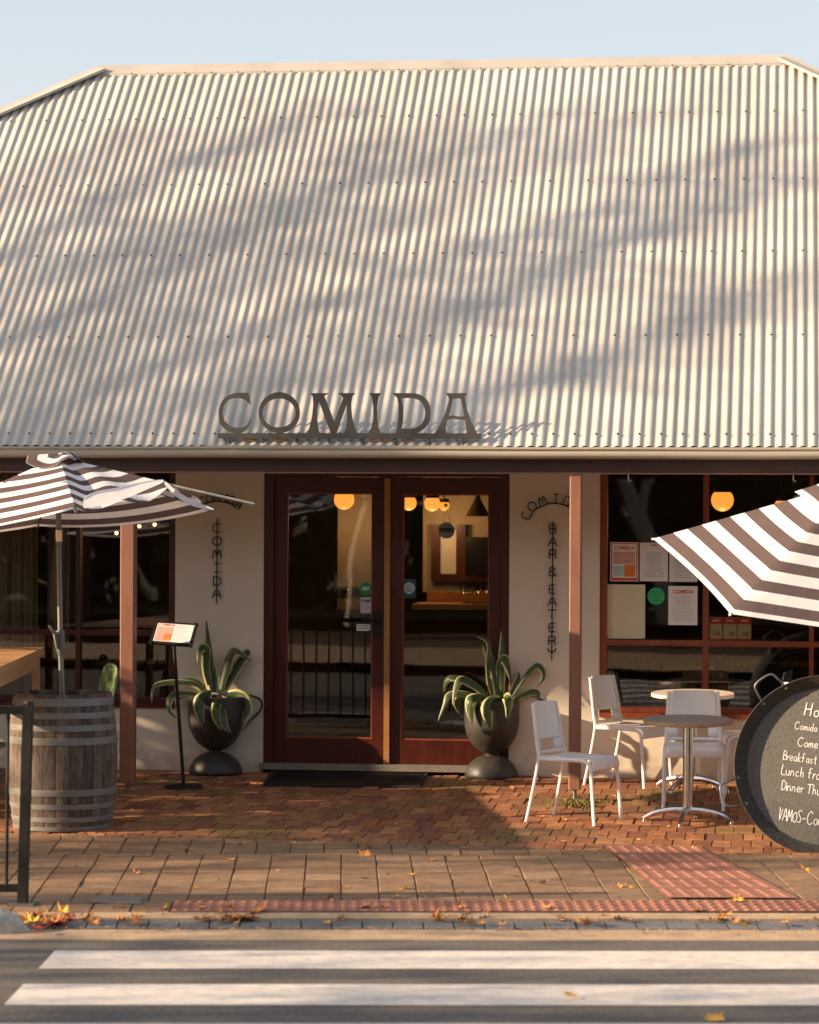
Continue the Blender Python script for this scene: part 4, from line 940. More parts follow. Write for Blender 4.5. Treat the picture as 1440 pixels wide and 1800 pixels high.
def wire_vertical(txt, pxc0, py0, pxc1, py1, wpx, hpx, ypos, label):
    a = atY(pxc0, py0, YV); b = atY(pxc1, py1, YV); t = thing('wire_sign', a, label, 'sign'); mb = MB(); mb.tube([a, b], .0048, 6); mb.build('rod', 'wire', t)
    s_ = F / (YV * 1.01)
    for ch, yp in zip(txt, ypos):
        f = (yp - py0) / (py1 - py0); cx = pxc0 + (pxc1 - pxc0) * f; mb = MB()
        for st in GL[ch]:
            pts = [atY(cx + (x - .5) * wpx, yp + (.5 - z) * hpx, YV - .004) for x, z in st]
            mb.tube(smooth_path(pts, 3) if len(pts) > 4 and ch in 'CODBR&EY' else pts, .0048, 6)
        for st in (1,): mb.tube([atY(cx, yp, YV), atY(cx, yp, YW + .01)], .003, 5)
        mb.build('letter', 'wire', t)
def wire_arch(txt, pts, hpx, wpx, fr_, label):
    P = smooth_path([(x, y, 0) for x, y in pts], 8); t = thing('wire_sign', atY(P[0].x, P[0].y, YV), label, 'sign')
    mb = MB(); mb.tube([atY(p.x, p.y, YV) for p in P], .0055, 6); mb.build('arch_rod', 'wire', t)
    for ch, f in zip(txt, fr_):
        i = min(len(P) - 2, int(f * (len(P) - 1))); d = (P[i + 1] - P[i]).normalized(); nrm = Vector((d.y, -d.x, 0)); o_ = P[i]; mb = MB()
        for st in GL[ch]:
            q = [o_ + d * (x - .5) * wpx + nrm * (z * hpx) for x, z in st]; pp = [atY(k.x, k.y, YV - .004) for k in q]
            mb.tube(smooth_path(pp, 3) if len(pp) > 4 and ch in 'COD' else pp, .0048, 6)
        mb.tube([atY(o_.x, o_.y, YV), atY(o_.x, o_.y, YW + .01)], .003, 5); mb.build('letter', 'wire', t)
wire_vertical('BAR&EATERY', 972, 917, 970, 1161, 15, 15, [930, 953, 974, 1005, 1036, 1058, 1079.5, 1103, 1126, 1147], 'black wire sign reading BAR & EATERY down the wall right of the door')
wire_vertical('COMIDA', 382, 911, 381, 1062, 16, 15, [928, 951, 974, 998, 1021.5, 1044], 'black wire sign reading COMIDA down the wall left of the door')
wire_arch('COMIDA', [(932, 911), (938, 899), (950, 891), (968, 885), (985, 886), (1002, 893), (1014, 906)], 16, 14, [.05, .22, .40, .60, .77, .93], 'arched black wire lettering COMIDA right of the door')
wire_arch('COMIDA', [(357, 887), (368, 883), (382, 881), (396, 883), (408, 887), (417, 894)], 13, 11.5, [.05, .23, .42, .60, .77, .95], 'arched black wire lettering half hidden by the bare parasol rib')

# ================================================================ BARREL
bp = G(110, 1452); bp = G(110, 1453)
brl = thing('wine_barrel', bp, 'weathered oak wine barrel with grey hoops holding the striped parasol', 'barrel')
s_b = F / (bp.y * 1.0); 
Hb = (Zp(110, 1453, bp.z) - bp).z + 0
Hb = 236 / (F / ((bp - CO).dot(R3 @ Vector((0, 0, -1))))); 
Db = (bp - CO).dot(R3 @ Vector((0, 0, -1))); sB = F / Db
rh, rb = 85 / sB, 96 / sB
def rad(z): t = (z / Hb) * 2 - 1; return rb - (rb - rh) * (abs(t) ** 1.9)
ns = 26
mbs = MB()
for k in range(ns):
    a0, a1 = 2 * math.pi * k / ns + .004, 2 * math.pi * (k + 1) / ns - .004; q = 3; r = rnd.uniform(.05, 1); zs_ = [Hb * i / 14 for i in range(15)]
    vv = []
    for z in zs_:
        for j in range(q + 1): a = a0 + (a1 - a0) * j / q; ra = rad(z) - (.0025 if j in (0, q) else 0); vv.append(bp + Vector((ra * math.cos(a), ra * math.sin(a), z)))
    mbs.add(vv, [(i * 4 + j, i * 4 + j + 1, (i + 1) * 4 + j + 1, (i + 1) * 4 + j) for i in range(14) for j in range(q)], r)
    vv = []
    for z in (Hb, Hb - .09):
        for j in range(q + 1): a = a0 + (a1 - a0) * j / q; vv.append(bp + Vector(((rh - .025) * math.cos(a), (rh - .025) * math.sin(a), z)))
    for j in range(q + 1): a = a0 + (a1 - a0) * j / q; vv.append(bp + Vector((rh * math.cos(a), rh * math.sin(a), Hb)))
    mbs.add(vv, [(j, j + 1, 5 + j, 4 + j) for j in range(q)] + [(8 + j, 9 + j, j + 1, j) for j in range(q)], r)
mbs.build('staves', 'oak', brl, smooth=True)
mb = MB(); mb.lathe(bp, [(.001, Hb - .06), (rh - .02, Hb - .06)], 32, r=.5); mb.build('head', 'oak', brl)
for (ya, yb) in ((1228, 1242), (1253, 1264), (1275, 1286), (1297, 1310), (1388, 1400), (1414, 1423.5), (1437, 1446), (1454, 1470)):
    # pixel rows of the front surface -> heights
    def hz(y): return max(.0, min(Hb, Zp(110, y, 0).z if False else (atD(110, y, Db - .3).z - bp.z)))
    z1_, z0_ = hz(ya), hz(yb); mb = MB(); mb.lathe(bp, [(rad(z0_) - .001, z0_), (rad(z0_) + .0035, z0_ + .001), (rad((z0_ + z1_) / 2) + .0045, (z0_ + z1_) / 2), (rad(z1_) + .0035, z1_ - .001), (rad(z1_) - .001, z1_)], 48); mb.build('hoop', 'galv', brl, smooth=True)
# ================================================================ PARASOLS
def panel(mb, A, P, Q, v0=0., v1=1., n=14, sag=.03, m=8, hemcurve=.0, tilt=None):
    """cloth between two ribs: apex A, tips P and Q, sagging between them"""
    g = []
    for i in range(n + 1):
        f = i / n; row = []
        for j in range(m + 1):
            t = j / m; p = A.lerp(P, f).lerp(A.lerp(Q, f), t); b = 4 * t * (1 - t)
            p = p + Vector((0, 0, -sag * b * f)) + (A - p) * (hemcurve * b * f * f)
            row.append((p, (t, v0 + (v1 - v0) * f)))
        g.append(row)
    for i in range(n):
        for j in range(m):
            q = [g[i][j], g[i + 1][j], g[i + 1][j + 1], g[i][j + 1]]
            mb.face([a for a, b in q], uv=[b for a, b in q])
Dp = Db
umb = thing('parasol', bp + Vector((0, 0, .5)), 'striped parasol with one bare rib, standing in the wine barrel', 'parasol', 'striped parasols')
A = atD(104, 803, Dp)
def tip(ang, px, py, rr=1.43):
    return atD(px, py, Dp - rr * math.cos(R(ang)))
R0 = tip(5, 133, 894); R1 = tip(65, 448, 886); R2 = tip(125, 376, 896); R3_ = atD(66, 925, Dp + 1.40); R4 = atD(-228, 948, Dp + .62); R5 = atD(-210, 955, Dp - .78)
R1c = A.lerp(R1, .59)
mb = MB(); panel(mb, A, R5, R0, sag=.025); panel(mb, A, R4, R5); panel(mb, A, R3_, R4)
panel(mb, A, R2, R3_, sag=.05)
# slipped panels: hem lifted at the bare rib
def slipped(mb, A, P, Qc, sagm, lift):
    n, m = 16, 12; g = []
    for i in range(n + 1):
        f = i / n; row = []
        for j in range(m + 1):
            t = j / m; p = A.lerp(P, f).lerp(A.lerp(Qc, f), t); b = 4 * t * (1 - t)
            fold = .035 * math.sin(t * 9 + f * 4) * f * b
            p = p + Vector((0, 0, sagm * b * f + fold)); row.append((p, (t, f * (1 - .38 * t))))
        g.append(row)
    for i in range(n):
        for j in range(m): q = [g[i][j], g[i + 1][j], g[i + 1][j + 1], g[i][j + 1]]; mb.face([a for a, b in q], uv=[b for a, b in q])
    return [r_[0] for r_ in g[-1]]
e1 = slipped(mb, A, R0, R1c, -.06, 0); e2 = slipped(mb, A, R2, R1c, -.02, 0)
mb.build('canopy', 'umb', umb, smooth=True, merge=True)
# folded pale hems of the slipped corner
def hemroll(path, w0, w1, name):
    P = smooth_path(path, 6); mb = MB(); n = len(P); vv = []
    for i, p in enumerate(P):
        t = i / (n - 1); w_ = (w0 + (w1 - w0) * t) * (math.sin(math.pi * min(1, max(.0, t * .9 + .08))) ** .5)
        for k in range(9):
            a = math.pi * (k / 8 * 1.3 - .15); vv.append(p + Vector((0, -math.sin(a) * w_ * .35, math.cos(a) * w_ * .5)))
    mb.add(vv, [(i * 9 + k, i * 9 + k + 1, (i + 1) * 9 + k + 1, (i + 1) * 9 + k) for i in range(n - 1) for k in range(8)], uvs=[(0, 0)] * len(vv))
    return mb.build(name, 'hem', umb, smooth=True)
hd = Dp - 1.3
hemroll([atD(148, 885, hd), atD(165, 878, hd + .1), atD(195, 872, hd + .25), atD(228, 863, hd + .4), atD(262, 852, hd + .6), atD(288, 845, hd + .75)], .12, .05, 'folded_hem')
hemroll([atD(290, 849, hd + .76), atD(308, 866, hd + .9), atD(330, 880, hd + 1.2), atD(352, 889, hd + 1.6), atD(376, 896, hd + 2.1)], .05, .035, 'folded_hem')
# vent cap
mb = MB(); tops = []
for k, (px, py, dd) in enumerate(((46, 814, -.12), (100, 818, -.26), (147, 812, -.12), (138, 805, .15), (98, 803, .25), (54, 808, .15))): tops.append(atD(px, py - 1, Dp + dd))
ap = atD(108, 796, Dp)
for k in range(6): panel(mb, ap, tops[k], tops[(k + 1) % 6], v0=.02, v1=.30, sag=-.035 if k % 2 else .03, n=6, m=8)
mb.build('vent_cap', 'umb', umb, smooth=True, merge=True)
mb = MB(); mb.tube([atD(102, 800, Dp), atD(104, 985, Dp)], .019, 12); mb.build('pole', 'grey', umb, smooth=True)
mb = MB(); mb.tube([atD(104, 980, Dp), atD(107, 1150, Dp)], .0185, 12); mb.tube([atD(107, 1150, Dp), atD(110, 1232, Dp)], .0195, 12); mb.tube([atD(110, 1232, Dp), bp + Vector((0, 0, .06))], .019, 12); mb.build('lower_pole', 'greyl', umb, smooth=True)
mb = MB(); mb.tube([atD(103.5, 932, Dp), atD(104, 952, Dp)], .022, 12); mb.build('pole_label', 'cany', umb)
ck = thing('x', (0, 0, 0), '', ''); bpy.data.objects.remove(ck)
mb = MB(); mb.tube([atD(106, 1108, Dp), atD(107.5, 1140, Dp), atD(108, 1152, Dp)], [.03, .033, .024], 12)
mb.tube([atD(104, 1116, Dp - .03), atD(95, 1112, Dp - .05), atD(86, 1099, Dp - .05)], [.016, .012, .008], 8); mb.tube([atD(97, 1113, Dp - .04), atD(101, 1140, Dp - .03)], [.018, .012], 8); mb.build('crank', 'grey', umb, smooth=True)
for P_ in (R0, R1, R2, R3_, R4, R5):
    mb = MB(); a_ = A + Vector((0, 0, -.02)); mb.tube([a_.lerp(P_, .03), P_ + (Vector((0, 0, -.012)) if P_ is not R1 else Vector())], .0095 if P_ is R1 else .006, 8); mb.build('rib', 'grey', umb, smooth=True)
for c_ in (R0, atD(58, 912, Dp + 1.3)):
    mb = MB(); mb.tube([c_ + Vector((-.008, 0, .012)), c_ + Vector((.006, 0, -.025))], [.014, .010], 8); mb.build('rib_tip', 'greyl', umb, smooth=True)
# tilted parasol at right
A = atD(1502, 846, 18.9); L1 = atD(1148, 947, 19.35); F1 = atD(1284, 1079, 17.95)
v1, v2 = L1 - A, F1 - A; d = (v1 - v2).normalized(); m_ = (v1 + v2) / 2; e1 = d.cross(m_).normalized(); mp_ = (m_ - d * m_.dot(d)); hh = .36
if e1.z < 0: e1 = -e1
sb = min(.95, hh / mp_.length); ax = (e1 * math.sqrt(1 - sb * sb) - mp_.normalized() * sb).normalized()
ring = [L1]; 
vm = v2
R60 = Matrix.Rotation(R(60), 3, ax); sgn = 1 if ((R60 @ v1) - v2).length < ((R60.inverted() @ v1) - v2).length else -1
ring = [L1, F1]
for k in range(1, 5): ring.append(A + Matrix.Rotation(R(60 * k * sgn), 3, ax) @ v2)
ring[2].z -= .30
for k_ in (4, 5): ring[k_].z -= .35
um2 = thing('parasol', (A.x, A.y, 0), 'striped parasol tilted towards the street above the chalked pan', 'parasol', 'striped parasols')
mb = MB()
for k in range(6): panel(mb, A, ring[k], ring[(k + 1) % 6], sag=.03, hemcurve=.035, n=18, m=12)
mb.build('canopy', 'umbr', um2, smooth=True, merge=True)
mb = MB(); ap = A + ax * .06
for k in range(6): panel(mb, ap, A + (ring[k] - A) * .29 + ax * .045, A + (ring[(k + 1) % 6] - A) * .29 + ax * .045, v1=.29, sag=-.01, n=8)
mb.build('vent_cap', 'umbr', um2, smooth=True, merge=True)
jt = A - ax * .45; gp = Vector((jt.x, jt.y, gz(jt.x, jt.y)))
mb = MB(); mb.tube([A, jt, gp + Vector((0, 0, .1))], .019, 12); mb.build('pole', 'grey', um2, smooth=True)
mb = MB(); mb.lathe(gp, [(.001, .10), (.06, .10), (.2, .07), (.25, .05), (.25, 0)], 28); mb.build('base', 'black', um2, smooth=True)
for P_ in ring:
    mb = MB(); mb.tube([A - ax * .03, P_ - ax * .012], .006, 6); mb.build('rib', 'grey', um2)
    mb = MB(); mb.tube([P_ + (P_ - A).normalized() * .01, P_ - (P_ - A).normalized() * .03 - ax * .01], .008, 6); mb.build('rib_tip', 'white', um2)

# ================================================================ POTS AND AGAVES
def pot(px, pyb, pyn, pyt, wb, wt, label, leaves, zoomf, z0x, z0y, lab2):
    b = G(px, pyb - 4); D = (b - CO).dot(R3 @ Vector((0, 0, -1))); s = F / D; hn = (pyb - 3 - pyn) / s; ht = (pyb - 3 - pyt) / s; rb_, rt = wb / 2 / s, wt / 2 / s
    t = thing('planter', b, label, 'planter', 'hourglass planters beside the door')
    mb = MB(); prof = [(rb_ * .985, 0), (rb_, .012)] + [(rb_ * math.cos(math.asin(min(1, k / 12))) if k < 12 else .05, .012 + (hn - .012) * (k / 12) ** 1.0) for k in range(1, 12)]
    prof = [(rb_ * .985, 0)] + [(max(.05, rb_ * math.cos(math.pi / 2 * k / 14)), .005 + (hn - .005) * math.sin(math.pi / 2 * k / 14)) for k in range(14)] + [(.05, hn)]
    mb.lathe(b, prof, 44); mb.build('base_dome', 'pot', t, smooth=True)
    H = ht - hn; prof = [(.05, hn)] + [(max(.05, rt * math.sin(math.pi / 2 * k / 12)), hn + H * .64 * (1 - math.cos(math.pi / 2 * k / 12))) for k in range(1, 13)] + [(rt * 1.0, hn + H * .9), (rt * .995, hn + H), (rt - .015, hn + H + .002), (rt - .02, hn + H - .04)]
    mb = MB(); mb.lathe(b, prof, 44); mb.build('bowl', 'pot', t, smooth=True)
    mb = MB(); mb.lathe(b, [(rt - .018, ht - .03), (.05, ht - .015), (.001, ht - .012)], 24); mb.build('soil', 'soil', t)
    pt = thing('agave', b + Vector((0, 0, ht - .02)), lab2, 'plant', 'variegated agaves in planters')
    for (pts, w_, d1) in leaves:
        n0 = len(pts); P = [atD(z0x + x / zoomf, z0y + y / zoomf, D + d1 * (min(1, k / (n0 - 1) * 2.6) if d1 < -.19 else (k / (n0 - 1)) ** 1.2)) for k, (x, y) in enumerate(pts)]
        P = smooth_path(P, 6); n = len(P); wm = 1.1 * w_ / zoomf / s; fwd = R3 @ Vector((0, 0, -1)); vv = []; uv = []; tw = rnd.uniform(.3, .7) * (1 if rnd.random() < .5 else -1)
        prevx = None
        for i, p in enumerate(P):
            tt = i / (n - 1); d_ = (P[min(i + 1, n - 1)] - P[max(0, i - 1)]).normalized(); x = d_.cross(fwd)
            if x.length < .1: x = prevx or Vector((1, 0, 0))
            x.normalize()
            if prevx and x.dot(prevx) < 0: x = -x
            prevx = x.copy(); nn = x.cross(d_).normalized(); xx = (x * math.cos(tw) + nn * math.sin(tw)); nn = xx.cross(d_).normalized()
            wp = wm * .62 * (min(1, .55 + tt * 1.1) if tt < .45 else 1) * (1 - max(0, (tt - .45) / .55) ** 1.7)
            wp = max(wp, .0015)
            for k, u_ in enumerate((-1, -.5, 0, .5, 1)):
                vv.append(p + xx * u_ * wp + nn * ((u_ * u_) * wp * .35)); uv.append(((u_ + 1) / 2, tt))
        mb = MB(); mb.add(vv, [(i * 5 + k, i * 5 + k + 1, (i + 1) * 5 + k + 1, (i + 1) * 5 + k) for i in range(n - 1) for k in range(4)], uvs=uv)
        lo = mb.build('leaf', 'agave', pt, smooth=True)
        md = lo.modifiers.new('thickness', 'SOLIDIFY'); md.thickness = .004; md.offset = 0
    return t
LV_R = [([(690, 880), (640, 700), (630, 500), (640, 330), (600, 260), (490, 215)], 50, -.1), ([(730, 860), (700, 600), (640, 420), (575, 300)], 95, .05), ([(760, 890), (770, 650), (770, 450), (775, 250), (770, 100)], 60, .1),
 ([(750, 890), (750, 650), (755, 520), (800, 455), (840, 560), (860, 690)], 100, -.12), ([(650, 890), (560, 780), (430, 690), (340, 670), (290, 780), (265, 930)], 70, -.15), ([(640, 880), (500, 730), (380, 665), (240, 650), (190, 720), (180, 800)], 60, .1),
 ([(600, 900), (480, 830), (330, 805), (220, 830), (180, 930), (115, 1095)], 55, -.05), ([(600, 900), (450, 825), (340, 850), (300, 920), (350, 1030)], 50, .12), ([(640, 880), (540, 850), (450, 880), (440, 1000), (465, 1120)], 95, -.2),
 ([(740, 880), (680, 890), (630, 960), (640, 1080), (660, 1200)], 110, -.28), ([(790, 880), (830, 850), (845, 940), (820, 1090)], 90, -.26), ([(850, 860), (950, 720), (1060, 570), (1140, 520), (1200, 600), (1180, 680), (1115, 740)], 55, -.1),
 ([(840, 860), (930, 680), (980, 590), (1050, 565)], 70, .1), ([(880, 890), (1000, 820), (1080, 790), (1140, 800), (1150, 860), (1230, 880)], 60, .02)]
LV_L = [([(760, 770), (730, 560), (715, 350), (690, 60)], 95, .05), ([(740, 770), (690, 560), (690, 380), (660, 330), (620, 380), (605, 490)], 75, -.1), ([(790, 770), (770, 600), (740, 400)], 45, .1), ([(830, 760), (880, 560), (930, 390), (1000, 365), (1140, 470)], 75, -.05),
 ([(850, 770), (920, 640), (1030, 450), (1100, 370), (1130, 430)], 90, .08), ([(700, 800), (600, 700), (440, 670), (250, 680), (165, 730), (150, 900)], 42, -.1), ([(690, 790), (620, 700), (520, 650), (430, 640)], 65, .1), ([(650, 800), (500, 780), (380, 790), (320, 860), (330, 960), (400, 1030)], 65, -.1),
 ([(740, 790), (660, 830), (625, 930), (660, 1110)], 105, -.26), ([(770, 790), (800, 880), (790, 1010), (850, 1160)], 80, -.27), ([(820, 790), (850, 950), (880, 1100), (940, 1175)], 60, -.26), ([(900, 800), (1000, 800), (1080, 880), (1090, 980), (1040, 1070)], 105, -.15),
 ([(1000, 790), (1120, 800), (1230, 850), (1230, 940), (1120, 1060), (1060, 1140)], 28, .05), ([(640, 810), (520, 790), (430, 810), (400, 900)], 45, .1)]
pot(379, 1363, 1321, 1225, 94, 98, 'dark hourglass planter left of the door beside the menu stand', LV_L, 5.625, 240, 1080, 'variegated agave with one tall spike left of the door')
pot(864, 1370, 1327, 1232, 94, 97, 'dark hourglass planter right of the door, half in sun', LV_R, 5.805, 750, 1080, 'sunlit variegated agave with curling leaves right of the door')

# ================================================================ DOOR MAT
q = [G(478, 1357), G(757, 1358), G(738, 1386), G(462, 1382)]; mb = MB(); v = [p + Vector((0, 0, .004)) for p in q]; v2 = [p + Vector((0, 0, .020)) for p in q]
mb.add(v + v2, [(4, 5, 6, 7), (0, 4, 5, 1), (1, 5, 6, 2), (2, 6, 7, 3), (3, 7, 4, 0)]); 
dm = tag(mb.build('door_mat', 'mat', merge=True), 'wide black rubber mat in front of the double doors', 'door mat')
mb = MB()
for k in range(22):
    t0 = (k + .25) / 22; t1 = (k + .75) / 22; a = [q[3].lerp(q[0], t0), q[2].lerp(q[1], t0), q[2].lerp(q[1], t1), q[3].lerp(q[0], t1)]
    a = [p.lerp((q[0] + q[1] + q[2] + q[3]) / 4, .05) + Vector((0, 0, .0225)) for p in a]; mb.face(a)
mb.build('rib_pattern', 'black', dm)

# ================================================================ MENU STAND
bs = G(323, 1386); Ds = (bs - CO).dot(R3 @ Vector((0, 0, -1)))
ms = thing('menu_stand', bs, 'leaning black stand holding a framed landscape menu beside the left planter', 'menu stand')
mb = MB(); mb.lathe(bs, [(.001, .034), (.12, .03), (.135, .024), (.14, .016), (.14, 0)], 36); mb.build('base', 'black', ms, smooth=True)
mb = MB(); mb.tube([bs + Vector((0, 0, .025)), atD(306, 1133, Ds)], .013, 10); mb.build('pole', 'black', ms, smooth=True)
TLc, TRc, BRc, BLc = atD(273.5, 1092, Ds + .06), atD(348.5, 1097.5, Ds + .02), atD(337.5, 1137, Ds - .12), atD(262, 1131, Ds - .10)
BRc = TRc + BLc - TLc
nrm = (TRc - TLc).cross(BLc - TLc).normalized(); 
if nrm.y > 0: nrm = -nrm
def qd(u_, v_): return TLc.lerp(TRc, u_).lerp(BLc.lerp(BRc, u_), v_)
mb = MB(); c8 = [qd(0, 0), qd(1, 0), qd(1, 1), qd(0, 1)]; mb.add([p - nrm * .008 for p in c8] + [p + nrm * .006 for p in c8], [(0, 1, 2, 3), (7, 6, 5, 4), (0, 4, 5, 1), (1, 5, 6, 2), (2, 6, 7, 3), (3, 7, 4, 0)]); mb.build('frame', 'black', ms, merge=True)
def pq(u0_, v0_, u1_, v1_, o_): return [qd(u0_, v0_) + nrm * o_, qd(u0_, v1_) + nrm * o_, qd(u1_, v1_) + nrm * o_, qd(u1_, v0_) + nrm * o_]
mb = MB(); mb.face(pq(.08, .09, .93, .90, .008)); sh = mb.build('menu_sheet', 'paper', ms)
mb = MB(); mb.face(pq(.10, .25, .47, .88, .0090)); mb.build('printed_block', 'pink', sh)
mb = MB(); mb.face(pq(.30, .55, .46, .82, .0098)); mb.build('printed_block', 'orange', sh)
text_mb('COMIDA', .032, qd(.29, .16) + nrm * .009, TRc - TLc, TLc - BLc, .0008).build('lettering', 'redink', sh)
mb = MB()
for k in range(9): mb.face(pq(.52, .14 + k * .08, .52 + .36 * rnd.uniform(.6, 1), .148 + k * .08, .009))
mb.build('printed_text', 'ink', sh)
for u_, v_ in ((.03, .04), (.97, .04), (.97, .96), (.03, .96)):
    mb = MB(); p = qd(u_, v_); mb.tube([p - nrm * .009, p + nrm * .012], .014, 10); mb.build('corner_clip', 'chrome', ms)

# ================================================================ WHITE CHAIRS
def make_chair(label):
    t = thing('cafe_chair', (0, 0, 0), label, 'chair', 'white metal cafe chairs'); W = .195
    # seat: dished plate with waterfall front
    prof = [(-.20, .440), (-.16, .448), (0, .440), (.12, .442), (.17, .440), (.20, .425), (.212, .395), (.213, .36)]
    mb = MB(); n = 10; vv = []
    P = smooth_path([(0, y, z) for y, z in prof], 3)
    for p in P:
        for k in range(n + 1):
            u_ = k / n * 2 - 1; wd = W * (1 if p.z > .43 else 1 - .0); vv.append(Vector((u_ * wd, p.y, p.z - .010 * (1 - u_ * u_) * (1 if p.y < .15 else .0))))
    m_ = len(P); mb.add(vv, [(i * (n + 1) + k, i * (n + 1) + k + 1, (i + 1) * (n + 1) + k + 1, (i + 1) * (n + 1) + k) for i in range(m_ - 1) for k in range(n)])
    o = mb.build('seat', 'white', t, smooth=True); md = o.modifiers.new('thickness', 'SOLIDIFY'); md.thickness = .008
    # backrest: curved panel, rounded top
    mb = MB(); vv = []; n = 14; zs = [.545, .56, .62, .68, .74, .775, .79, .797]
    for z in zs:
        for k in range(n + 1):
            u_ = k / n * 2 - 1; wd = .185 - .10 * (z - .545) ; wd *= (1 if z < .76 else 1 - .12 * ((z - .76) / .037) ** 2)
            y = -.205 - (z - .45) * .16 - .028 * (1 - u_ * u_); vv.append(Vector((u_ * wd, y, z)))
    mb.add(vv, [(i * (n + 1) + k, i * (n + 1) + k + 1, (i + 1) * (n + 1) + k + 1, (i + 1) * (n + 1) + k) for i in range(len(zs) - 1) for k in range(n)])
    for (ka, kb, za, zb2) in ((0, 3, .47, .545), (n - 3, n, .47, .545), (0, n, .447, .47)):
        v3 = []
        for z in (za, zb2):
            for k in range(ka, kb + 1):
                u_ = k / n * 2 - 1; v3.append(Vector((u_ * (.185 - .10 * (z - .545)), -.205 - (z - .45) * .16 - .028 * (1 - u_ * u_), z)))
        c3 = kb - ka + 1; mb.add(v3, [(k, k + 1, c3 + k + 1, c3 + k) for k in range(c3 - 1)])
    o = mb.build('backrest', 'white', t, smooth=True); md = o.modifiers.new('thickness', 'SOLIDIFY'); md.thickness = .012
    for sx in (-1, 1):
        mb = MB(); mb.tube(smooth_path([(sx * .19, -.30, .0), (sx * .19, -.245, .20), (sx * .19, -.20, .42), (sx * .188, -.215, .52), (sx * .178, -.245, .70), (sx * .172, -.258, .785)], 4), [.0125] * 20 + [.009], 8) if False else mb.tube(smooth_path([(sx * .20, -.285, .0), (sx * .195, -.24, .20), (sx * .19, -.20, .42), (sx * .188, -.213, .52), (sx * .178, -.240, .70), (sx * .170, -.256, .79)], 4), .0115, 8); mb.build('leg', 'white', t, smooth=True)
        mb = MB(); mb.tube(smooth_path([(sx * .19, -.19, .425), (sx * .195, .0, .425), (sx * .195, .13, .422), (sx * .197, .185, .395), (sx * .20, .20, .30), (sx * .205, .225, .0)], 4), .0125, 8); mb.build('leg', 'white', t, smooth=True)
    return t
def chair_pose(feet_back, feet_front):
    fb = [G(*p) for p in feet_back]; ff = [G(*p) for p in feet_front]; b = (fb[0] + fb[1]) / 2; f = (ff[0] + ff[1]) / 2; c = (b * .46 + f * .54); d = f - b; return c, math.atan2(d.y, d.x) - math.pi / 2
c, rz_ = chair_pose([(925, 1448), (967, 1429)], [(1058, 1456), (1092, 1441)])
ch = make_chair('white metal chair in front of the right post, nearest the street'); ch.location = c; ch.rotation_euler = (0, 0, rz_)
c, rz_ = chair_pose([(1027, 1379), (1062, 1370)], [(1154, 1391), (1178, 1378)])
copy_thing(ch, c, rz_, 'white metal chair facing right against the wall beside the right post')
c, rz_ = chair_pose([(1168, 1400), (1268, 1404)], [(1162, 1433), (1276, 1437)])
copy_thing(ch, c, rz_, 'white metal chair facing the street behind the dark round table')
c = G(1322, 1395); copy_thing(ch, c, R(90 + 8), 'white metal chair mostly hidden behind the chalked pan')

# ================================================================ ROUND TABLES
def round_table(px, pyf, wpx, pyt, top, edge, label, rot):
    b = G(px, pyf); D = (b - CO).dot(R3 @ Vector((0, 0, -1))); s = F / D; h = (pyf - pyt) / s; ra = wpx / 2 / s
    t = thing('cafe_table', b, label, 'table', 'round cafe tables'); tl = Matrix.Rotation(R(-2.4), 3, 'X').to_4x4().to_3x3() if True else None
    tl = Matrix.Rotation(R(2.2), 3, 'X')
    def Q(v): return tl @ v
    mb = MB(); cc = b + Vector((0, 0, h)); mb.lathe(cc, [(.001, 0), (ra - .003, 0)], 56, m=tl); mb.build('table_top', top, t)
    mb = MB(); mb.lathe(cc, [(ra - .003, 0), (ra, -.004), (ra, -.022), (ra - .004, -.026), (.001, -.026)], 56, m=tl); mb.build('table_edge', edge, t, smooth=True)
    mb = MB(); mb.tube([b + Vector((0, 0, .07)), cc - Vector((0, 0, .02))], .034, 20); mb.build('column', 'chrome', t, smooth=True)
    for k in range(4):
        a = R(rot + 90 * k); d = Vector((math.cos(a), math.sin(a), 0)); mb = MB()
        pts = smooth_path([b + Vector((0, 0, .085)), b + d * .10 + Vector((0, 0, .085)), b + d * .22 + Vector((0, 0, .062)), b + d * .30 + Vector((0, 0, .022))], 4)
        mb.tube(pts, [.026 - .010 * i / (len(pts) - 1) for i in range(len(pts))], 8); mb.lathe(b + d * .295, [(.012, .02), (.014, 0)], 10); mb.build('base_leg', 'chrome', t, smooth=True)
    return t
round_table(1209, 1446, 158, 1264, 'ttop', 'edge', 'round grey-brown topped table on a chrome column, nearest the street', 172)
round_table(1217, 1389, 146, 1218, 'ply', 'ply', 'round cream topped table beneath the right window', 150)

# ================================================================ CHALKED PAN
pc = Vector(); gb = G(1412, 1500); Dq = (gb - CO).dot(R3 @ Vector((0, 0, -1))) ; Dc = Dq + .10
C0 = atD(1449, 1346, Dc); sP = F / Dc; RP = 158 / sP
u_x = (atD(1449 + 100, 1346 + 14, Dc - .10) - C0).normalized()     # writing direction, pan turned slightly
up0 = Vector((0, .16, 1)); nP = u_x.cross(up0).normalized()
if nP.y > 0: nP = -nP
u_z = nP.cross(u_x).normalized()
if u_z.z < 0: u_z = -u_z
MP = Matrix((u_x, u_z, nP)).transposed()
pan = thing('paella_pan_board', C0 - u_z * RP, 'huge black paella pan used as a chalkboard standing at right', 'chalkboard')
ri = RP * .875
mb = MB(); mb.lathe(C0, [(.001, -.055), (ri * .9, -.055), (ri, -.052)], 80, m=MP); mb.build('base', 'board', pan, smooth=True)
mb = MB(); mb.lathe(C0, [(ri, -.052), (ri + .006, -.047), (RP - .006, .02), (RP, .026), (RP + .004, .022), (RP + .002, .012), (ri + .01, -.058), (ri, -.062), (.001, -.062)], 80, m=MP); mb.build('rim', 'stain', pan, smooth=True)
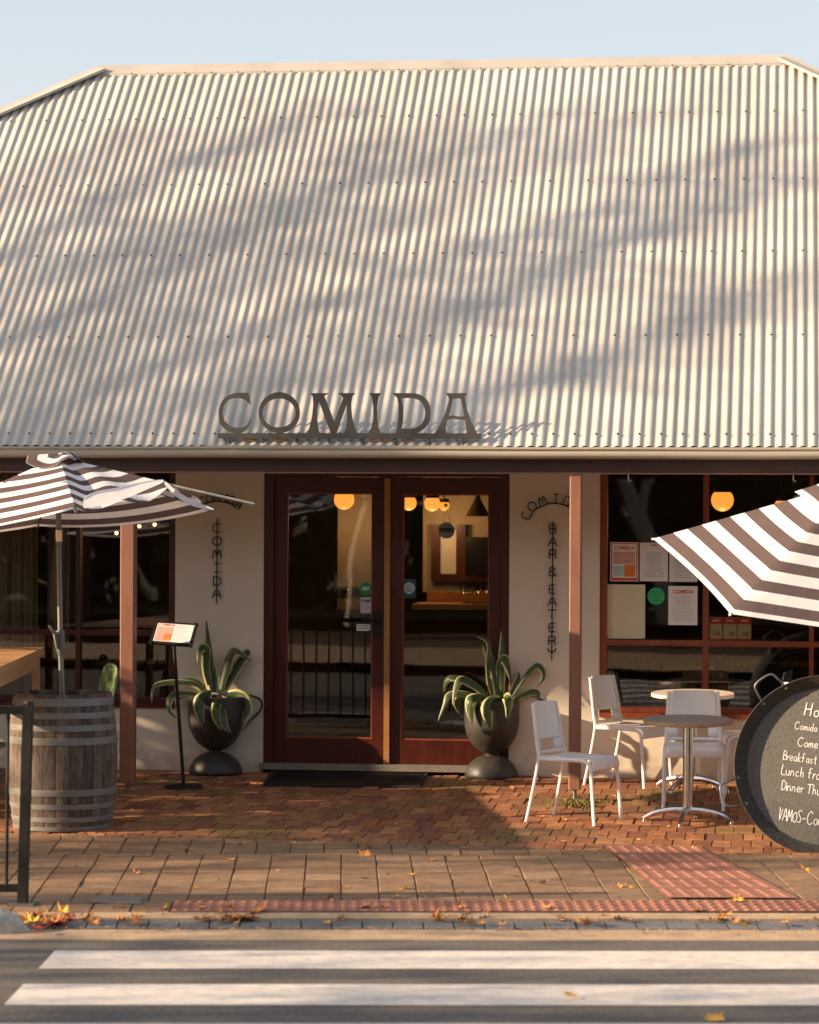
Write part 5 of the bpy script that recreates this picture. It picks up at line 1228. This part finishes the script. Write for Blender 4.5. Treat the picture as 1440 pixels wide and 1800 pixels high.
for ang in (133, 205, 20, -60):
    a = R(ang); o_ = u_x * math.cos(a) + u_z * math.sin(a); tg = -u_x * math.sin(a) + u_z * math.cos(a)
    e_ = C0 + o_ * RP * .985; mb = MB()
    mb.tube(smooth_path([e_ - tg * .085 - nP * .01, e_ - tg * .08 + o_ * .05 + nP * .03, e_ - tg * .055 + o_ * .105 + nP * .045, e_ + tg * .055 + o_ * .105 + nP * .045, e_ + tg * .08 + o_ * .05 + nP * .03, e_ + tg * .085 - nP * .01], 5), .0075, 8); mb.build('handle', 'grey', pan, smooth=True)
    mb = MB()
    for sgn_ in (-1, 1): p = e_ + tg * .085 * sgn_ - o_ * .015; mb.tube([p - nP * .02, p + nP * .012], .010, 8)
    mb.build('rivet', 'greyl', pan)
HW = {
 'H': [[(0, 0), (.08, 1)], [(.5, 0), (.58, 1)], [(.02, .48), (.56, .55)]], 'o': [[(.3, .5), (.08, .35), (.1, .08), (.3, 0), (.45, .2), (.4, .42), (.25, .5)]], 'l': [[(.1, 1), (.08, .0)]], 'a': [[(.42, .45), (.2, .5), (.05, .25), (.15, .02), (.35, .12), (.42, .45), (.42, .1), (.5, 0)]],
 'C': [[(.6, .85), (.4, 1), (.12, .8), (.03, .4), (.18, .05), (.45, .0), (.62, .15)]], 'm': [[(.0, 0), (.04, .48)], [(.04, .35), (.2, .5), (.28, 0)], [(.28, .35), (.44, .5), (.52, 0)]], 'i': [[(.1, .5), (.1, 0)], [(.1, .72), (.12, .74)]], 'd': [[(.38, .4), (.18, .48), (.05, .2), (.2, 0), (.38, .15)], [(.42, 1), (.40, 0)]],
 '-': [[(.05, .35), (.38, .36)]], 'e': [[(.05, .25), (.4, .3), (.35, .5), (.15, .48), (.04, .2), (.18, .0), (.42, .08)]], 'n': [[(.0, 0), (.04, .5)], [(.04, .35), (.22, .5), (.34, .35), (.36, 0)]], 'B': [[(.05, 0), (.1, 1), (.45, .9), (.4, .6), (.1, .52), (.5, .45), (.5, .1), (.05, 0)]],
 'r': [[(.02, 0), (.06, .5)], [(.06, .35), (.28, .5)]], 'k': [[(.05, 0), (.08, 1)], [(.38, .5), (.08, .25), (.4, 0)]], 'f': [[(.4, .95), (.22, 1), (.15, .8), (.12, 0)], [(0, .5), (.32, .52)]], 's': [[(.32, .48), (.1, .48), (.1, .3), (.3, .2), (.28, .02), (.03, .03)]], 't': [[(.16, .85), (.14, .05), (.28, 0)], [(0, .55), (.32, .58)]],
 '1': [[(0, .8), (.15, 1), (.15, 0)], [(0, 0), (.32, 0)]], 'L': [[(.1, 1), (.04, .05), (.5, 0)]], 'u': [[(.02, .5), (.05, .08), (.22, 0), (.36, .15)], [(.38, .5), (.36, 0)]], 'c': [[(.36, .42), (.18, .5), (.04, .25), (.16, 0), (.38, .08)]], 'h': [[(.04, 0), (.06, 1)], [(.06, .35), (.25, .5), (.34, .3), (.34, 0)]],
 'D': [[(.08, 0), (.08, 1), (.45, .85), (.55, .45), (.4, .1), (.02, 0)]], 'T': [[(0, .95), (.62, 1)], [(.32, .97), (.26, 0)]], 'S': [[(.45, .9), (.2, 1), (.06, .8), (.25, .55), (.42, .3), (.3, .02), (.02, .08)]], 'V': [[(0, 1), (.1, .0), (.3, .9)]], 'A': [[(0, 0), (.25, .95), (.5, 0)], [(.1, .35), (.42, .35)]], 'M': [[(0, 0), (.06, .9), (.25, .3), (.42, .95), (.5, 0)]], 'O': [[(.3, .8), (.05, .5), (.1, .1), (.32, 0), (.5, .3), (.42, .7), (.28, .8)]], ' ': []}
WD = {'m': .62, 'i': .22, 'l': .22, ' ': .35, '1': .4, 'H': .72, 'C': .72, 't': .4, 'r': .36, 'V': .42, 'T': .66}
wr = MB()
def chalk(txt, px, py, hpx, thick=.0036, slope=.13, k=1.0):
    """writing on the pan base, started at the photograph's line start"""
    r_ = ray(px, py); pl0 = C0 - nP * .0545; t = (pl0 - CO).dot(nP) / r_.dot(nP); o_ = CO + r_ * t; h = hpx * .92 / sP; x = 0
    for ch_ in txt:
        for st in HW[ch_]:
            pts = [o_ + u_x * (x + a * h * .95) * k + u_z * (b * h + rnd.uniform(-.02, .02) * h) + nP * .0022 for a, b in st]
            if len(pts) > 2: pts = smooth_path(pts, 3)
            # flat ribbon stroke
            for i in range(len(pts) - 1):
                d_ = (pts[i + 1] - pts[i]);
                if d_.length < 1e-6: continue
                d_.normalize(); sd_ = nP.cross(d_) * thick * .5; wr.face([pts[i] - sd_ - d_ * .001, pts[i + 1] - sd_ + d_ * .001, pts[i + 1] + sd_ + d_ * .001, pts[i] + sd_ - d_ * .001])
        x += h * WD.get(ch_, .54)
chalk('Hola', 1414, 1257, 24, .0066); chalk('Comida - Bar', 1397, 1281, 14, .0042); chalk('Come dine', 1402, 1311, 17, .0047)
chalk('Breakfast till 11', 1376, 1335, 17, .0042, k=.86); chalk('Lunch from noon', 1373, 1361, 19, .0045, k=.9); chalk('Dinner Thurs-Sat', 1373, 1388, 18, .0045, k=.9)
chalk('VAMOS-Come on', 1369, 1441, 24, .0050, k=.72)
wr.build('chalk_writing', 'chalk', pan)
mb = MB(); mb.tube([C0 + u_z * .3 - nP * .06, Vector((C0.x, C0.y + .55, gz(C0.x, C0.y + .55)))], .012, 8); mb.build('prop', 'black', pan)

# ================================================================ LEFT TABLE, GREEN CHAIRS
Yt = 20.1; zt_ = Zp(0, 1, 0).z if False else atY(77, 1138, Yt).z; cr_ = atY(77.5, 1138, Yt)
tb = thing('bar_table', (cr_.x - .8, Yt - .5, gz(cr_.x - .8, Yt - .5)), 'tall timber bar table cut off by the left edge of the photo', 'table')
A0 = cr_; dirn = Vector((-.62, -.9, 0)).normalized()
# top is a parallelogram-free rectangle turned slightly
e_long = Vector((-1, 0, 0)); e_dep = Vector((-.70, -.714, 0)); 
D0_ = (A0 - CO).dot(R3 @ Vector((0, 0, -1))); e_dep = atD(-22, 1182, D0_ - 3.2) - A0; e_dep.z = 0; e_dep.normalize(); e_long = Vector((e_dep.y, -e_dep.x, 0))
L_, W_ = 1.0, 3.1
cor = [A0, A0 + e_dep * W_, A0 + e_dep * W_ + e_long * L_, A0 + e_long * L_]
mb = MB(); mb.add([p - Vector((0, 0, .045)) for p in cor] + cor, [(0, 1, 2, 3), (7, 6, 5, 4), (0, 4, 5, 1), (1, 5, 6, 2), (2, 6, 7, 3), (3, 7, 4, 0)]); mb.build('table_top', 'wood', tb, merge=True)
for (a_, b_) in ((.05, .05), (.05, W_ - .05), (L_ - .05, .05), (L_ - .05, W_ - .05)):
    p = A0 + e_dep * b_ + e_long * a_; mb = MB(); mb.bar(Vector((p.x, p.y, gz(p.x, p.y))), Vector((p.x, p.y, A0.z - .045)), .05, .05, (e_dep.x, e_dep.y, 0)); mb.build('leg', 'wood', tb)
mb = MB(); zz = -.12
for (s0, s1) in ((cor[0], cor[1]), (cor[1], cor[2]), (cor[3], cor[0])): a_ = s0.lerp(s1, .06) ; b_ = s0.lerp(s1, .94); ctr = sum(cor, Vector()) / 4; a_ = a_.lerp(ctr, .05); b_ = b_.lerp(ctr, .05); mb.bar(a_ - Vector((0, 0, .09)), b_ - Vector((0, 0, .09)), .02, .09, (0, 0, 1))
mb.build('apron', 'wood', tb)
def green_chair(loc, rz__, label, stool=False):
    t = thing('garden_chair', (0, 0, 0), label, 'chair', 'green metal chairs')
    mb = MB(); mb.box((-.2, -.2, .44), (.2, .2, .46)); mb.build('seat', 'green', t)
    mb = MB(); P = smooth_path([(-.19, -.2, .46), (-.20, -.25, .66), (-.17, -.28, .80), (0, -.29, .83), (.17, -.28, .80), (.20, -.25, .66), (.19, -.2, .46)], 4); mb.tube(P, .012, 7); mb.build('back_frame', 'green', t, smooth=True)
    for k in range(7):
        x = -.15 + .05 * k; mb = MB(); mb.bar((x, -.205, .47), (x, -.282, .815), .030, .006, (0, 1, 0)); mb.build('back_slat', 'green', t)
    for sx in (-1, 1):
        for sy in (-1, 1): mb = MB(); mb.tube([(sx * .18, sy * .18, .44), (sx * .22, sy * .23, 0)], .012, 7); mb.build('leg', 'green', t)
    t.location = loc; t.rotation_euler = (0, 0, rz__); return t
p = G(128, 1392); g1 = green_chair(p, R(118), 'green slatted metal chair seen above the barrel rim')
p = G(-42, 1425); copy_thing(g1, p, R(-95), 'green metal chair whose leg shows at the left edge of the photo')
g1.scale = (1.0, 1.0, 1.1)

# ================================================================ STREET RAILING
rb_ = G(40, 1591); Dr = (rb_ - CO).dot(R3 @ Vector((0, 0, -1)))
rl = thing('street_railing', rb_, 'black steel pedestrian railing beside the crossing at left', 'railing')
tp = atD(50, 1236, Dr); bt = rb_ + Vector((0, 0, .01))
mb = MB(); mb.bar(bt, tp, .050, .050); mb.tube([tp - Vector((0, 0, .01)), tp + Vector((0, 0, .01))], [.033, .022], 4); mb.build('post', 'black', rl)
mb = MB(); mb.box((bt.x - .075, bt.y - .06, bt.z - .012), (bt.x + .075, bt.y + .06, bt.z + .004)); mb.build('foot_plate', 'grey', rl)
dd = -RU
def rp(px, py): return atD(px, py, Dr)
t0 = rp(44, 1248); mb = MB(); mb.bar(t0, t0 + dd * 2.2, .045, .045, (0, 0, 1)); mb.build('top_rail', 'black', rl)
t1 = rp(36, 1561); mb = MB(); mb.bar(t1, t1 + dd * 2.2, .04, .04, (0, 0, 1)); mb.build('bottom_rail', 'black', rl)
for k in range(16):
    a_ = t0 + dd * (.09 + .13 * k); b_ = t1 + dd * (.075 + .13 * k); mb = MB(); mb.tube([a_, b_], .0095, 8); mb.build('baluster', 'black', rl)
mb = MB(); e_ = bt + dd * 2.2; mb.bar(e_, e_ + (tp - bt), .058, .058); mb.build('post', 'black', rl)

# ================================================================ WEEDS AND LEAVES
mb = MB()
for k in range(420):
    px = rnd.gauss(1018, 19); py = rnd.gauss(1415, 4); g = G(px, py); a = rnd.uniform(0, 6.28); l = rnd.uniform(.01, .03); h = rnd.uniform(.004, .035)
    d_ = Vector((math.cos(a), math.sin(a), 0)); s2 = Vector((-d_.y, d_.x, 0)) * rnd.uniform(.004, .009); mb.face([g - s2 * .4, g + s2 * .4, g + d_ * l + s2 + Vector((0, 0, h)), g + d_ * l * 1.4 + Vector((0, 0, h * .9)), g + d_ * l - s2 + Vector((0, 0, h))])
tag(mb.build('weeds', 'weed'), kind='stuff')
def leaf_mesh(name, m, size, curl):
    mb = MB(); out = [(0, -.5), (.10, -.38), (.34, -.30), (.28, -.12), (.50, .06), (.26, .12), (.22, .30), (.08, .28), (0, .55), (-.09, .27), (-.24, .31), (-.25, .11), (-.48, .05), (-.27, -.13), (-.33, -.30), (-.1, -.38)]
    c = Vector((0, 0, .02 * size)); P = []
    for x, y in out: r2 = x * x + y * y; P.append(Vector((x * size, y * size, size * curl * r2 * (1 + .8 * math.sin(5 * x + 3 * y)) + .003)))
    for i in range(len(P)): mb.face([c, P[i], P[(i + 1) % len(P)]])
    mb.tube([Vector((0, -.45 * size, .01)), Vector((.05 * size, -.85 * size, .02 + curl * .1 * size))], .0022, 4)
    o = mb.build(name, m); return o
protos = {}
def fallen(px, py, size, m, label, group, curl=.5, z=None):
    if py > 1611 and z is None: z = -.168
    key = (m, round(curl, 1)); g = G(px, py) if z is None else Zp(px, py, z)
    if key not in protos: protos[key] = leaf_mesh('fallen_leaf', m, .1, curl); o = protos[key]
    else: o = protos[key].copy(); col.objects.link(o)
    o.location = g + Vector((0, 0, .004 if z is None else .006)); o.scale = (size / .1,) * 3; o.rotation_euler = (rnd.uniform(-.35, .35), rnd.uniform(-.35, .35), rnd.uniform(0, 6.28)); tag(o, label, 'leaf', group); return o
mb = MB()
for k in range(2600):
    px = rnd.uniform(-20, 1460); py = rnd.choice((rnd.gauss(1616, 3), rnd.gauss(1634, 2), rnd.gauss(1468 + px * .025, 4), rnd.uniform(1370, 1600))) + (px - 700) * .004; g = (G(px, py) if py < 1611 else Zp(px, py, -.172)) + Vector((0, 0, .004)); a = rnd.uniform(0, 6.28); l = rnd.uniform(.003, .012); d_ = Vector((math.cos(a), math.sin(a), rnd.uniform(0, .5))) * l; s2 = Vector((-math.sin(a), math.cos(a), rnd.uniform(0, .6))) * l * .5; mb.face([g - d_, g + s2, g + d_, g - s2])
tag(mb.build('leaf_litter', 'leafB'), kind='stuff')
# named leaves first
fallen(766, 1617, .085, 'leafA', 'curled orange leaf standing upright at the kerb edge near the middle', 'x', 1.4).rotation_euler = (1.2, .1, .4)
fallen(1003, 1753, .085, 'leafY', 'yellow leaf lying on the second white crossing bar', 'x', .4, -.19)
fallen(1257, 1794, .11, 'leafY', 'bright yellow leaf on the asphalt at the bottom edge of the photo', 'x', .4, -.198)
fallen(1298, 1586, .08, 'leafY', 'golden leaf at the end of the pink tactile strip', 'x', .7)
fallen(96, 1626, .09, 'leafR', 'red leaf beside the orange heap near the kerb stone', 'x', .8)
fallen(640, 1504, .10, 'leafA', 'orange leaf alone on the pavers left of centre', 'x', .5)
fallen(895, 1586, .085, 'leafY', 'yellow-brown leaf on the pink warning domes', 'x', .4)
for o in list(bpy.data.objects):
    if o.get('group') == 'x': del o['group']
ORD = ['leftmost', 'second from left', 'third from left', 'fourth from left', 'fifth from left', 'sixth from left', 'seventh from left', 'eighth from left', 'ninth from left', 'tenth from left', 'eleventh from left', 'twelfth from left', 'rightmost']
def relabel(prefix, fmt):
    os_ = sorted([o for o in bpy.data.objects if o.get('label', '').startswith(prefix)], key=lambda o: (o.matrix_basis.translation.x, o.name))
    for i_, o in enumerate(os_): o['label'] = fmt % (ORD[i_] if i_ < len(os_) - 1 else 'rightmost')
relabel('clear wine glass standing', 'clear wine glass on the bar counter behind the right door, %s')
relabel('clear glass on the dark', 'clear glass on the bench behind the left door, %s')
CN = {'leafA': 'orange', 'leafB': 'brown', 'leafY': 'yellow', 'leafR': 'red'}
def where(px, wds):
    for lim, w_ in wds:
        if px < lim: return w_
    return wds[-1][1]
ms_ = ['leafA', 'leafB', 'leafY', 'leafA', 'leafB']
for k in range(34):
    mm_ = ms_[k % 5] if k % 9 else 'leafR'; fallen(rnd.gauss(92, 24), rnd.gauss(1619, 6), rnd.uniform(.06, .105), mm_, CN[mm_] + ' dry leaf in the heap beside the kerb stone', 'leaves heaped beside the kerb stone', .5 + .3 * (k % 3))
for k in range(95):
    px = rnd.choice([rnd.uniform(150, 1440), rnd.gauss(410, 30), rnd.gauss(220, 40), rnd.gauss(830, 30), rnd.gauss(1030, 40), rnd.gauss(1290, 40)]); fallen(px, rnd.gauss(1614 + (px - 300) * .006, 5), rnd.uniform(.04, .09), ms_[k % 5], CN[ms_[k % 5]] + ' leaf in the stone channel ' + where(px, [(360, 'near the service lid'), (620, 'below the door mat'), (900, 'below the middle of the crossing'), (1150, 'below the front white chair'), (9999, 'below the chalked pan')]), 'leaves in the kerb channel', .5 + .3 * (k % 3))
for k in range(70):
    px = rnd.uniform(120, 1440); py = rnd.uniform(1475, 1580); fallen(px, py, rnd.uniform(.025, .065), ms_[(k * 3) % 5], 'small ' + CN[ms_[(k * 3) % 5]] + ' leaf on the pavers ' + where(px, [(300, 'in front of the barrel'), (560, 'in front of the menu stand'), (800, 'in front of the doors'), (1060, 'left of the tactile strip'), (9999, 'on or right of the tactile strip')]), 'leaves scattered on the pavers', .5 + .3 * (k % 2))
for k in range(60):
    px = rnd.uniform(220, 1380); py = rnd.uniform(1366, 1470); fallen(px, py, rnd.uniform(.02, .05), ms_[(k * 2) % 5], 'small ' + CN[ms_[(k * 2) % 5]] + ' leaf on the bricks ' + where(px, [(400, 'by the menu stand'), (760, 'around the door mat'), (930, 'by the right planter'), (1110, 'under the front white chair'), (9999, 'under the round tables')]), 'leaves scattered on the bricks', .5 + .3 * (k % 2))

# ================================================================ STREET OPPOSITE (reflections) AND SHADE TREES
def tree(base, h, spread, nleaf, label, bark='bark', seed=1, lean=(0, 0), trunk_r=.22, depth=4, leafs=.16, first=.35, fol='foli', zmin=-9):
    rr = random.Random(seed); t = thing('street_tree', base, label, 'tree', 'trees around the street'); mb = MB(); tips = []
    def grow(p, d, l, r, lev):
        n = 4; pts = [p]; q = p.copy(); dd_ = d.copy()
        for i in range(n):
            dd_ = (dd_ + Vector((rr.gauss(0, .12), rr.gauss(0, .12), rr.gauss(0, .05) + .02))).normalized(); q = q + dd_ * l / n; pts.append(q.copy())
        mb.tube(pts, [r * (1 - .45 * i / n) for i in range(n + 1)], 7 if lev < 2 else 4, caps=False)
        if lev >= depth: tips.append((pts[-1], dd_)); tips.append((pts[2], dd_)); return
        if lev >= 2: tips.append((pts[-1], dd_))
        for k in range(rr.choice((2, 3, 3))):
            a = rr.uniform(0, 6.28); s3 = Vector((math.cos(a), math.sin(a), rr.uniform(-.1, .5))); nd = (dd_ * .75 + s3 * spread).normalized(); st = pts[rr.choice((2, 3, 4))]; grow(st, nd, l * rr.uniform(.62, .8), r * .52, lev + 1)
    grow(Vector(base), Vector((lean[0], lean[1], 1)).normalized(), h * first, trunk_r, 0); mb.build('trunk', bark, t, smooth=True)
    cb = MB()
    for i in range(nleaf):
        p, d_ = tips[i % len(tips)]; c = p + Vector((rr.gauss(0, .28), rr.gauss(0, .28), rr.gauss(0, .22))); a = Vector((rr.gauss(0, 1), rr.gauss(0, 1), rr.gauss(0, .6))).normalized(); b = a.orthogonal().normalized(); s_ = leafs * rr.uniform(.5, 1.2)
        if c.z < zmin: continue
        cb.face([c - a * s_, c + b * s_ * .45, c + a * s_, c - b * s_ * .45])
    if nleaf: cb.build('crown', fol, t)
    return t
def mirror(px, Y): q = atY(px, 900, 2 * YW - Y); return Vector((q.x, Y, -.1))
tree(mirror(632, -9), 12, .55, 5200, 'pale gum tree across the street opposite the doors', 'gum', 3, (.06, 0), .30, 4, .22)
tree(mirror(1190, -11), 12, .55, 5200, 'pale gum tree across the street opposite the right window', 'gum', 5, (-.04, 0), .22, 4, .22)
tree(mirror(120, -12), 12, .5, 5200, 'brown barked tree across the street opposite the left window', 'bark', 8, (0, 0), .3, 4, .22)
# far-off wood behind the opposite footpath
mb = MB(); rr = random.Random(4)
for i in range(26000):
    u_ = rr.uniform(-45, 45); c = frame_pt(u_, -14 - rr.random() * 4); z = rr.random() ** .9 * (11 + 2.5 * math.sin(u_ * .35)); a = Vector((rr.gauss(0, 1), rr.gauss(0, 1), rr.gauss(0, 1))).normalized(); b = a.orthogonal().normalized(); c.z = z; s_ = rr.uniform(.35, .75); mb.face([c - a * s_, c + b * s_ * .6, c + a * s_, c - b * s_ * .6])
tag(mb.build('far_wood', 'hedge'), kind='stuff')
mb = MB()
a_, b_, c_, d_ = frame_pt(-50, -10), frame_pt(50, -10), frame_pt(50, -60), frame_pt(-50, -60); mb.face([(p.x, p.y, -.06) for p in (a_, b_, c_, d_)]); tag(mb.build('verge', 'grassg'), kind='structure')
# street trees up-sun: their limbs and leaves throw the dappled shade over roof and paving
def tree_to(target, dist, h, seed, nleaf, label, hb=0, **k):
    s_ = Vector(target) - LDIR * dist; return tree((s_.x, s_.y, -.15), h, .62, nleaf, label, 'bark', seed, **k)
def limb_tree(streaks, dist, label, seed, dens=34, lr=.05, leafs=.10, spread_=.20):
    """tree whose long limbs run over the street; every limb carries its own leaf clusters"""
    rr = random.Random(seed); L = []
    for st in streaks: L.append([roof_at(*p) - LDIR * (dist + rr.uniform(-1.5, 1.5)) for p in st])
    c = sum((p for l in L for p in l), Vector()) / sum(len(l) for l in L); zb = min(p.z for l in L for p in l) - 1.2; st0 = min((l[0] for l in L), key=lambda p: p.x)
    base = Vector((st0.x - 2.5, c.y - .5, -.15)); fork = Vector((base.x, base.y, zb))
    t = thing('street_tree', base, label, 'tree', 'trees around the street'); mb = MB(); mb.tube(smooth_path([base, base.lerp(fork, .5) + Vector((.12, .05, 0)), fork], 4), [.26 - .01 * k for k in range(9)], 10)
    cb = MB()
    for l in L:
        P = smooth_path([fork, fork.lerp(l[0], .6) + Vector((0, 0, .3))] + l, 6); n = len(P); mb.tube(P, [.075 * (1 - k / n) + .016 for k in range(n)], 6)
        for k in range(6, n):
            for q in range(dens):
                t_ = rr.random(); a = P[k - 1].lerp(P[k], t_); off = Vector((rr.gauss(0, 1), rr.gauss(0, 1), rr.gauss(0, 1))) * spread_ * (.6 + .8 * abs(math.sin(k * 1.7)))
                cc = a + off; a2 = Vector((rr.gauss(0, 1), rr.gauss(0, 1), rr.gauss(0, 1))).normalized(); b = a2.orthogonal().normalized(); s_ = leafs * rr.uniform(.5, 1.2); cb.face([cc - a2 * s_, cc + b * s_ * .5, cc + a2 * s_, cc - b * s_ * .5])
            if rr.random() < .8:
                d_ = Vector((rr.gauss(.4, .5), rr.gauss(0, .5), rr.gauss(.2, .4))).normalized(); mb.tube([P[k], P[k] + d_ * rr.uniform(.4, 1.1)], [.02, .006], 4)
    mb.build('trunk', 'bark', t, smooth=True); cb.build('crown', 'foli', t)
rs = random.Random(12); SA, SB = [], []
for i_, y0_ in enumerate((300, 400, 480, 570, 640, 720, 790, 870, 950, 1040, 1130)):
    ln = []; sl = rs.uniform(.36, .50); x_ = -110
    while x_ < 1560:
        y_ = y0_ - sl * (x_ + 110) + rs.uniform(-16, 16)
        if 150 < y_ < 860: ln.append((x_, y_))
        x_ += 190
    if len(ln) > 2: (SA, SB)[i_ % 2].append(ln)
limb_tree(SA, 21, 'long limbed street tree nearest the cafe, left of the photo', 3, 4, leafs=.085, spread_=.11)
limb_tree(SB, 30, 'long limbed street tree further along the footpath', 6, 4, leafs=.085, spread_=.13)
tree_to((-3.2, 16.6, 0), 16, 7.5, 44, 2300, 'low crowned street tree by the kerb beyond the left edge', trunk_r=.16, depth=4, leafs=.085, first=.36)
tree_to((-1.8, 12.9, 0), 18, 8.5, 52, 2000, 'street tree across the road beyond the left edge', trunk_r=.2, depth=4, leafs=.10, first=.34)
tree_to((-3.6, 14.6, 0), 24, 9.5, 61, 1500, 'farthest street tree beyond the left edge', trunk_r=.2, depth=4, leafs=.11, first=.40)
# unseen hedge, added beyond the left edge to keep sun off the barrel side
hg = thing('hedge', (-10.6, 19.4, -.1), 'unseen evergreen hedge added beyond the left edge to shade the barrel side', 'hedge'); mb = MB(); rr = random.Random(9)
for i in range(7000):
    y = rr.uniform(17.35, 21.6); top = 2.75 + .12 * math.sin(y * 3.1) + .1 * math.sin(y * 7.7); z = rr.uniform(0, top); x = -10.6 + rr.uniform(-.45, .45); c = Vector((x, y, z)); a = Vector((rr.gauss(0, 1), rr.gauss(0, 1), rr.gauss(0, 1))).normalized(); b = a.orthogonal().normalized(); s_ = rr.uniform(.05, .11); mb.face([c - a * s_, c + b * s_ * .6, c + a * s_, c - b * s_ * .6])
mb.build('foliage', 'hedge', hg)
mb = MB()
for k in range(8): mb.tube([(-10.6, 17.6 + k * .5, -.1), (-10.6 + rr.uniform(-.1, .1), 17.6 + k * .5, 1.6)], [.04, .02], 6)
mb.build('stem', 'bark', hg)
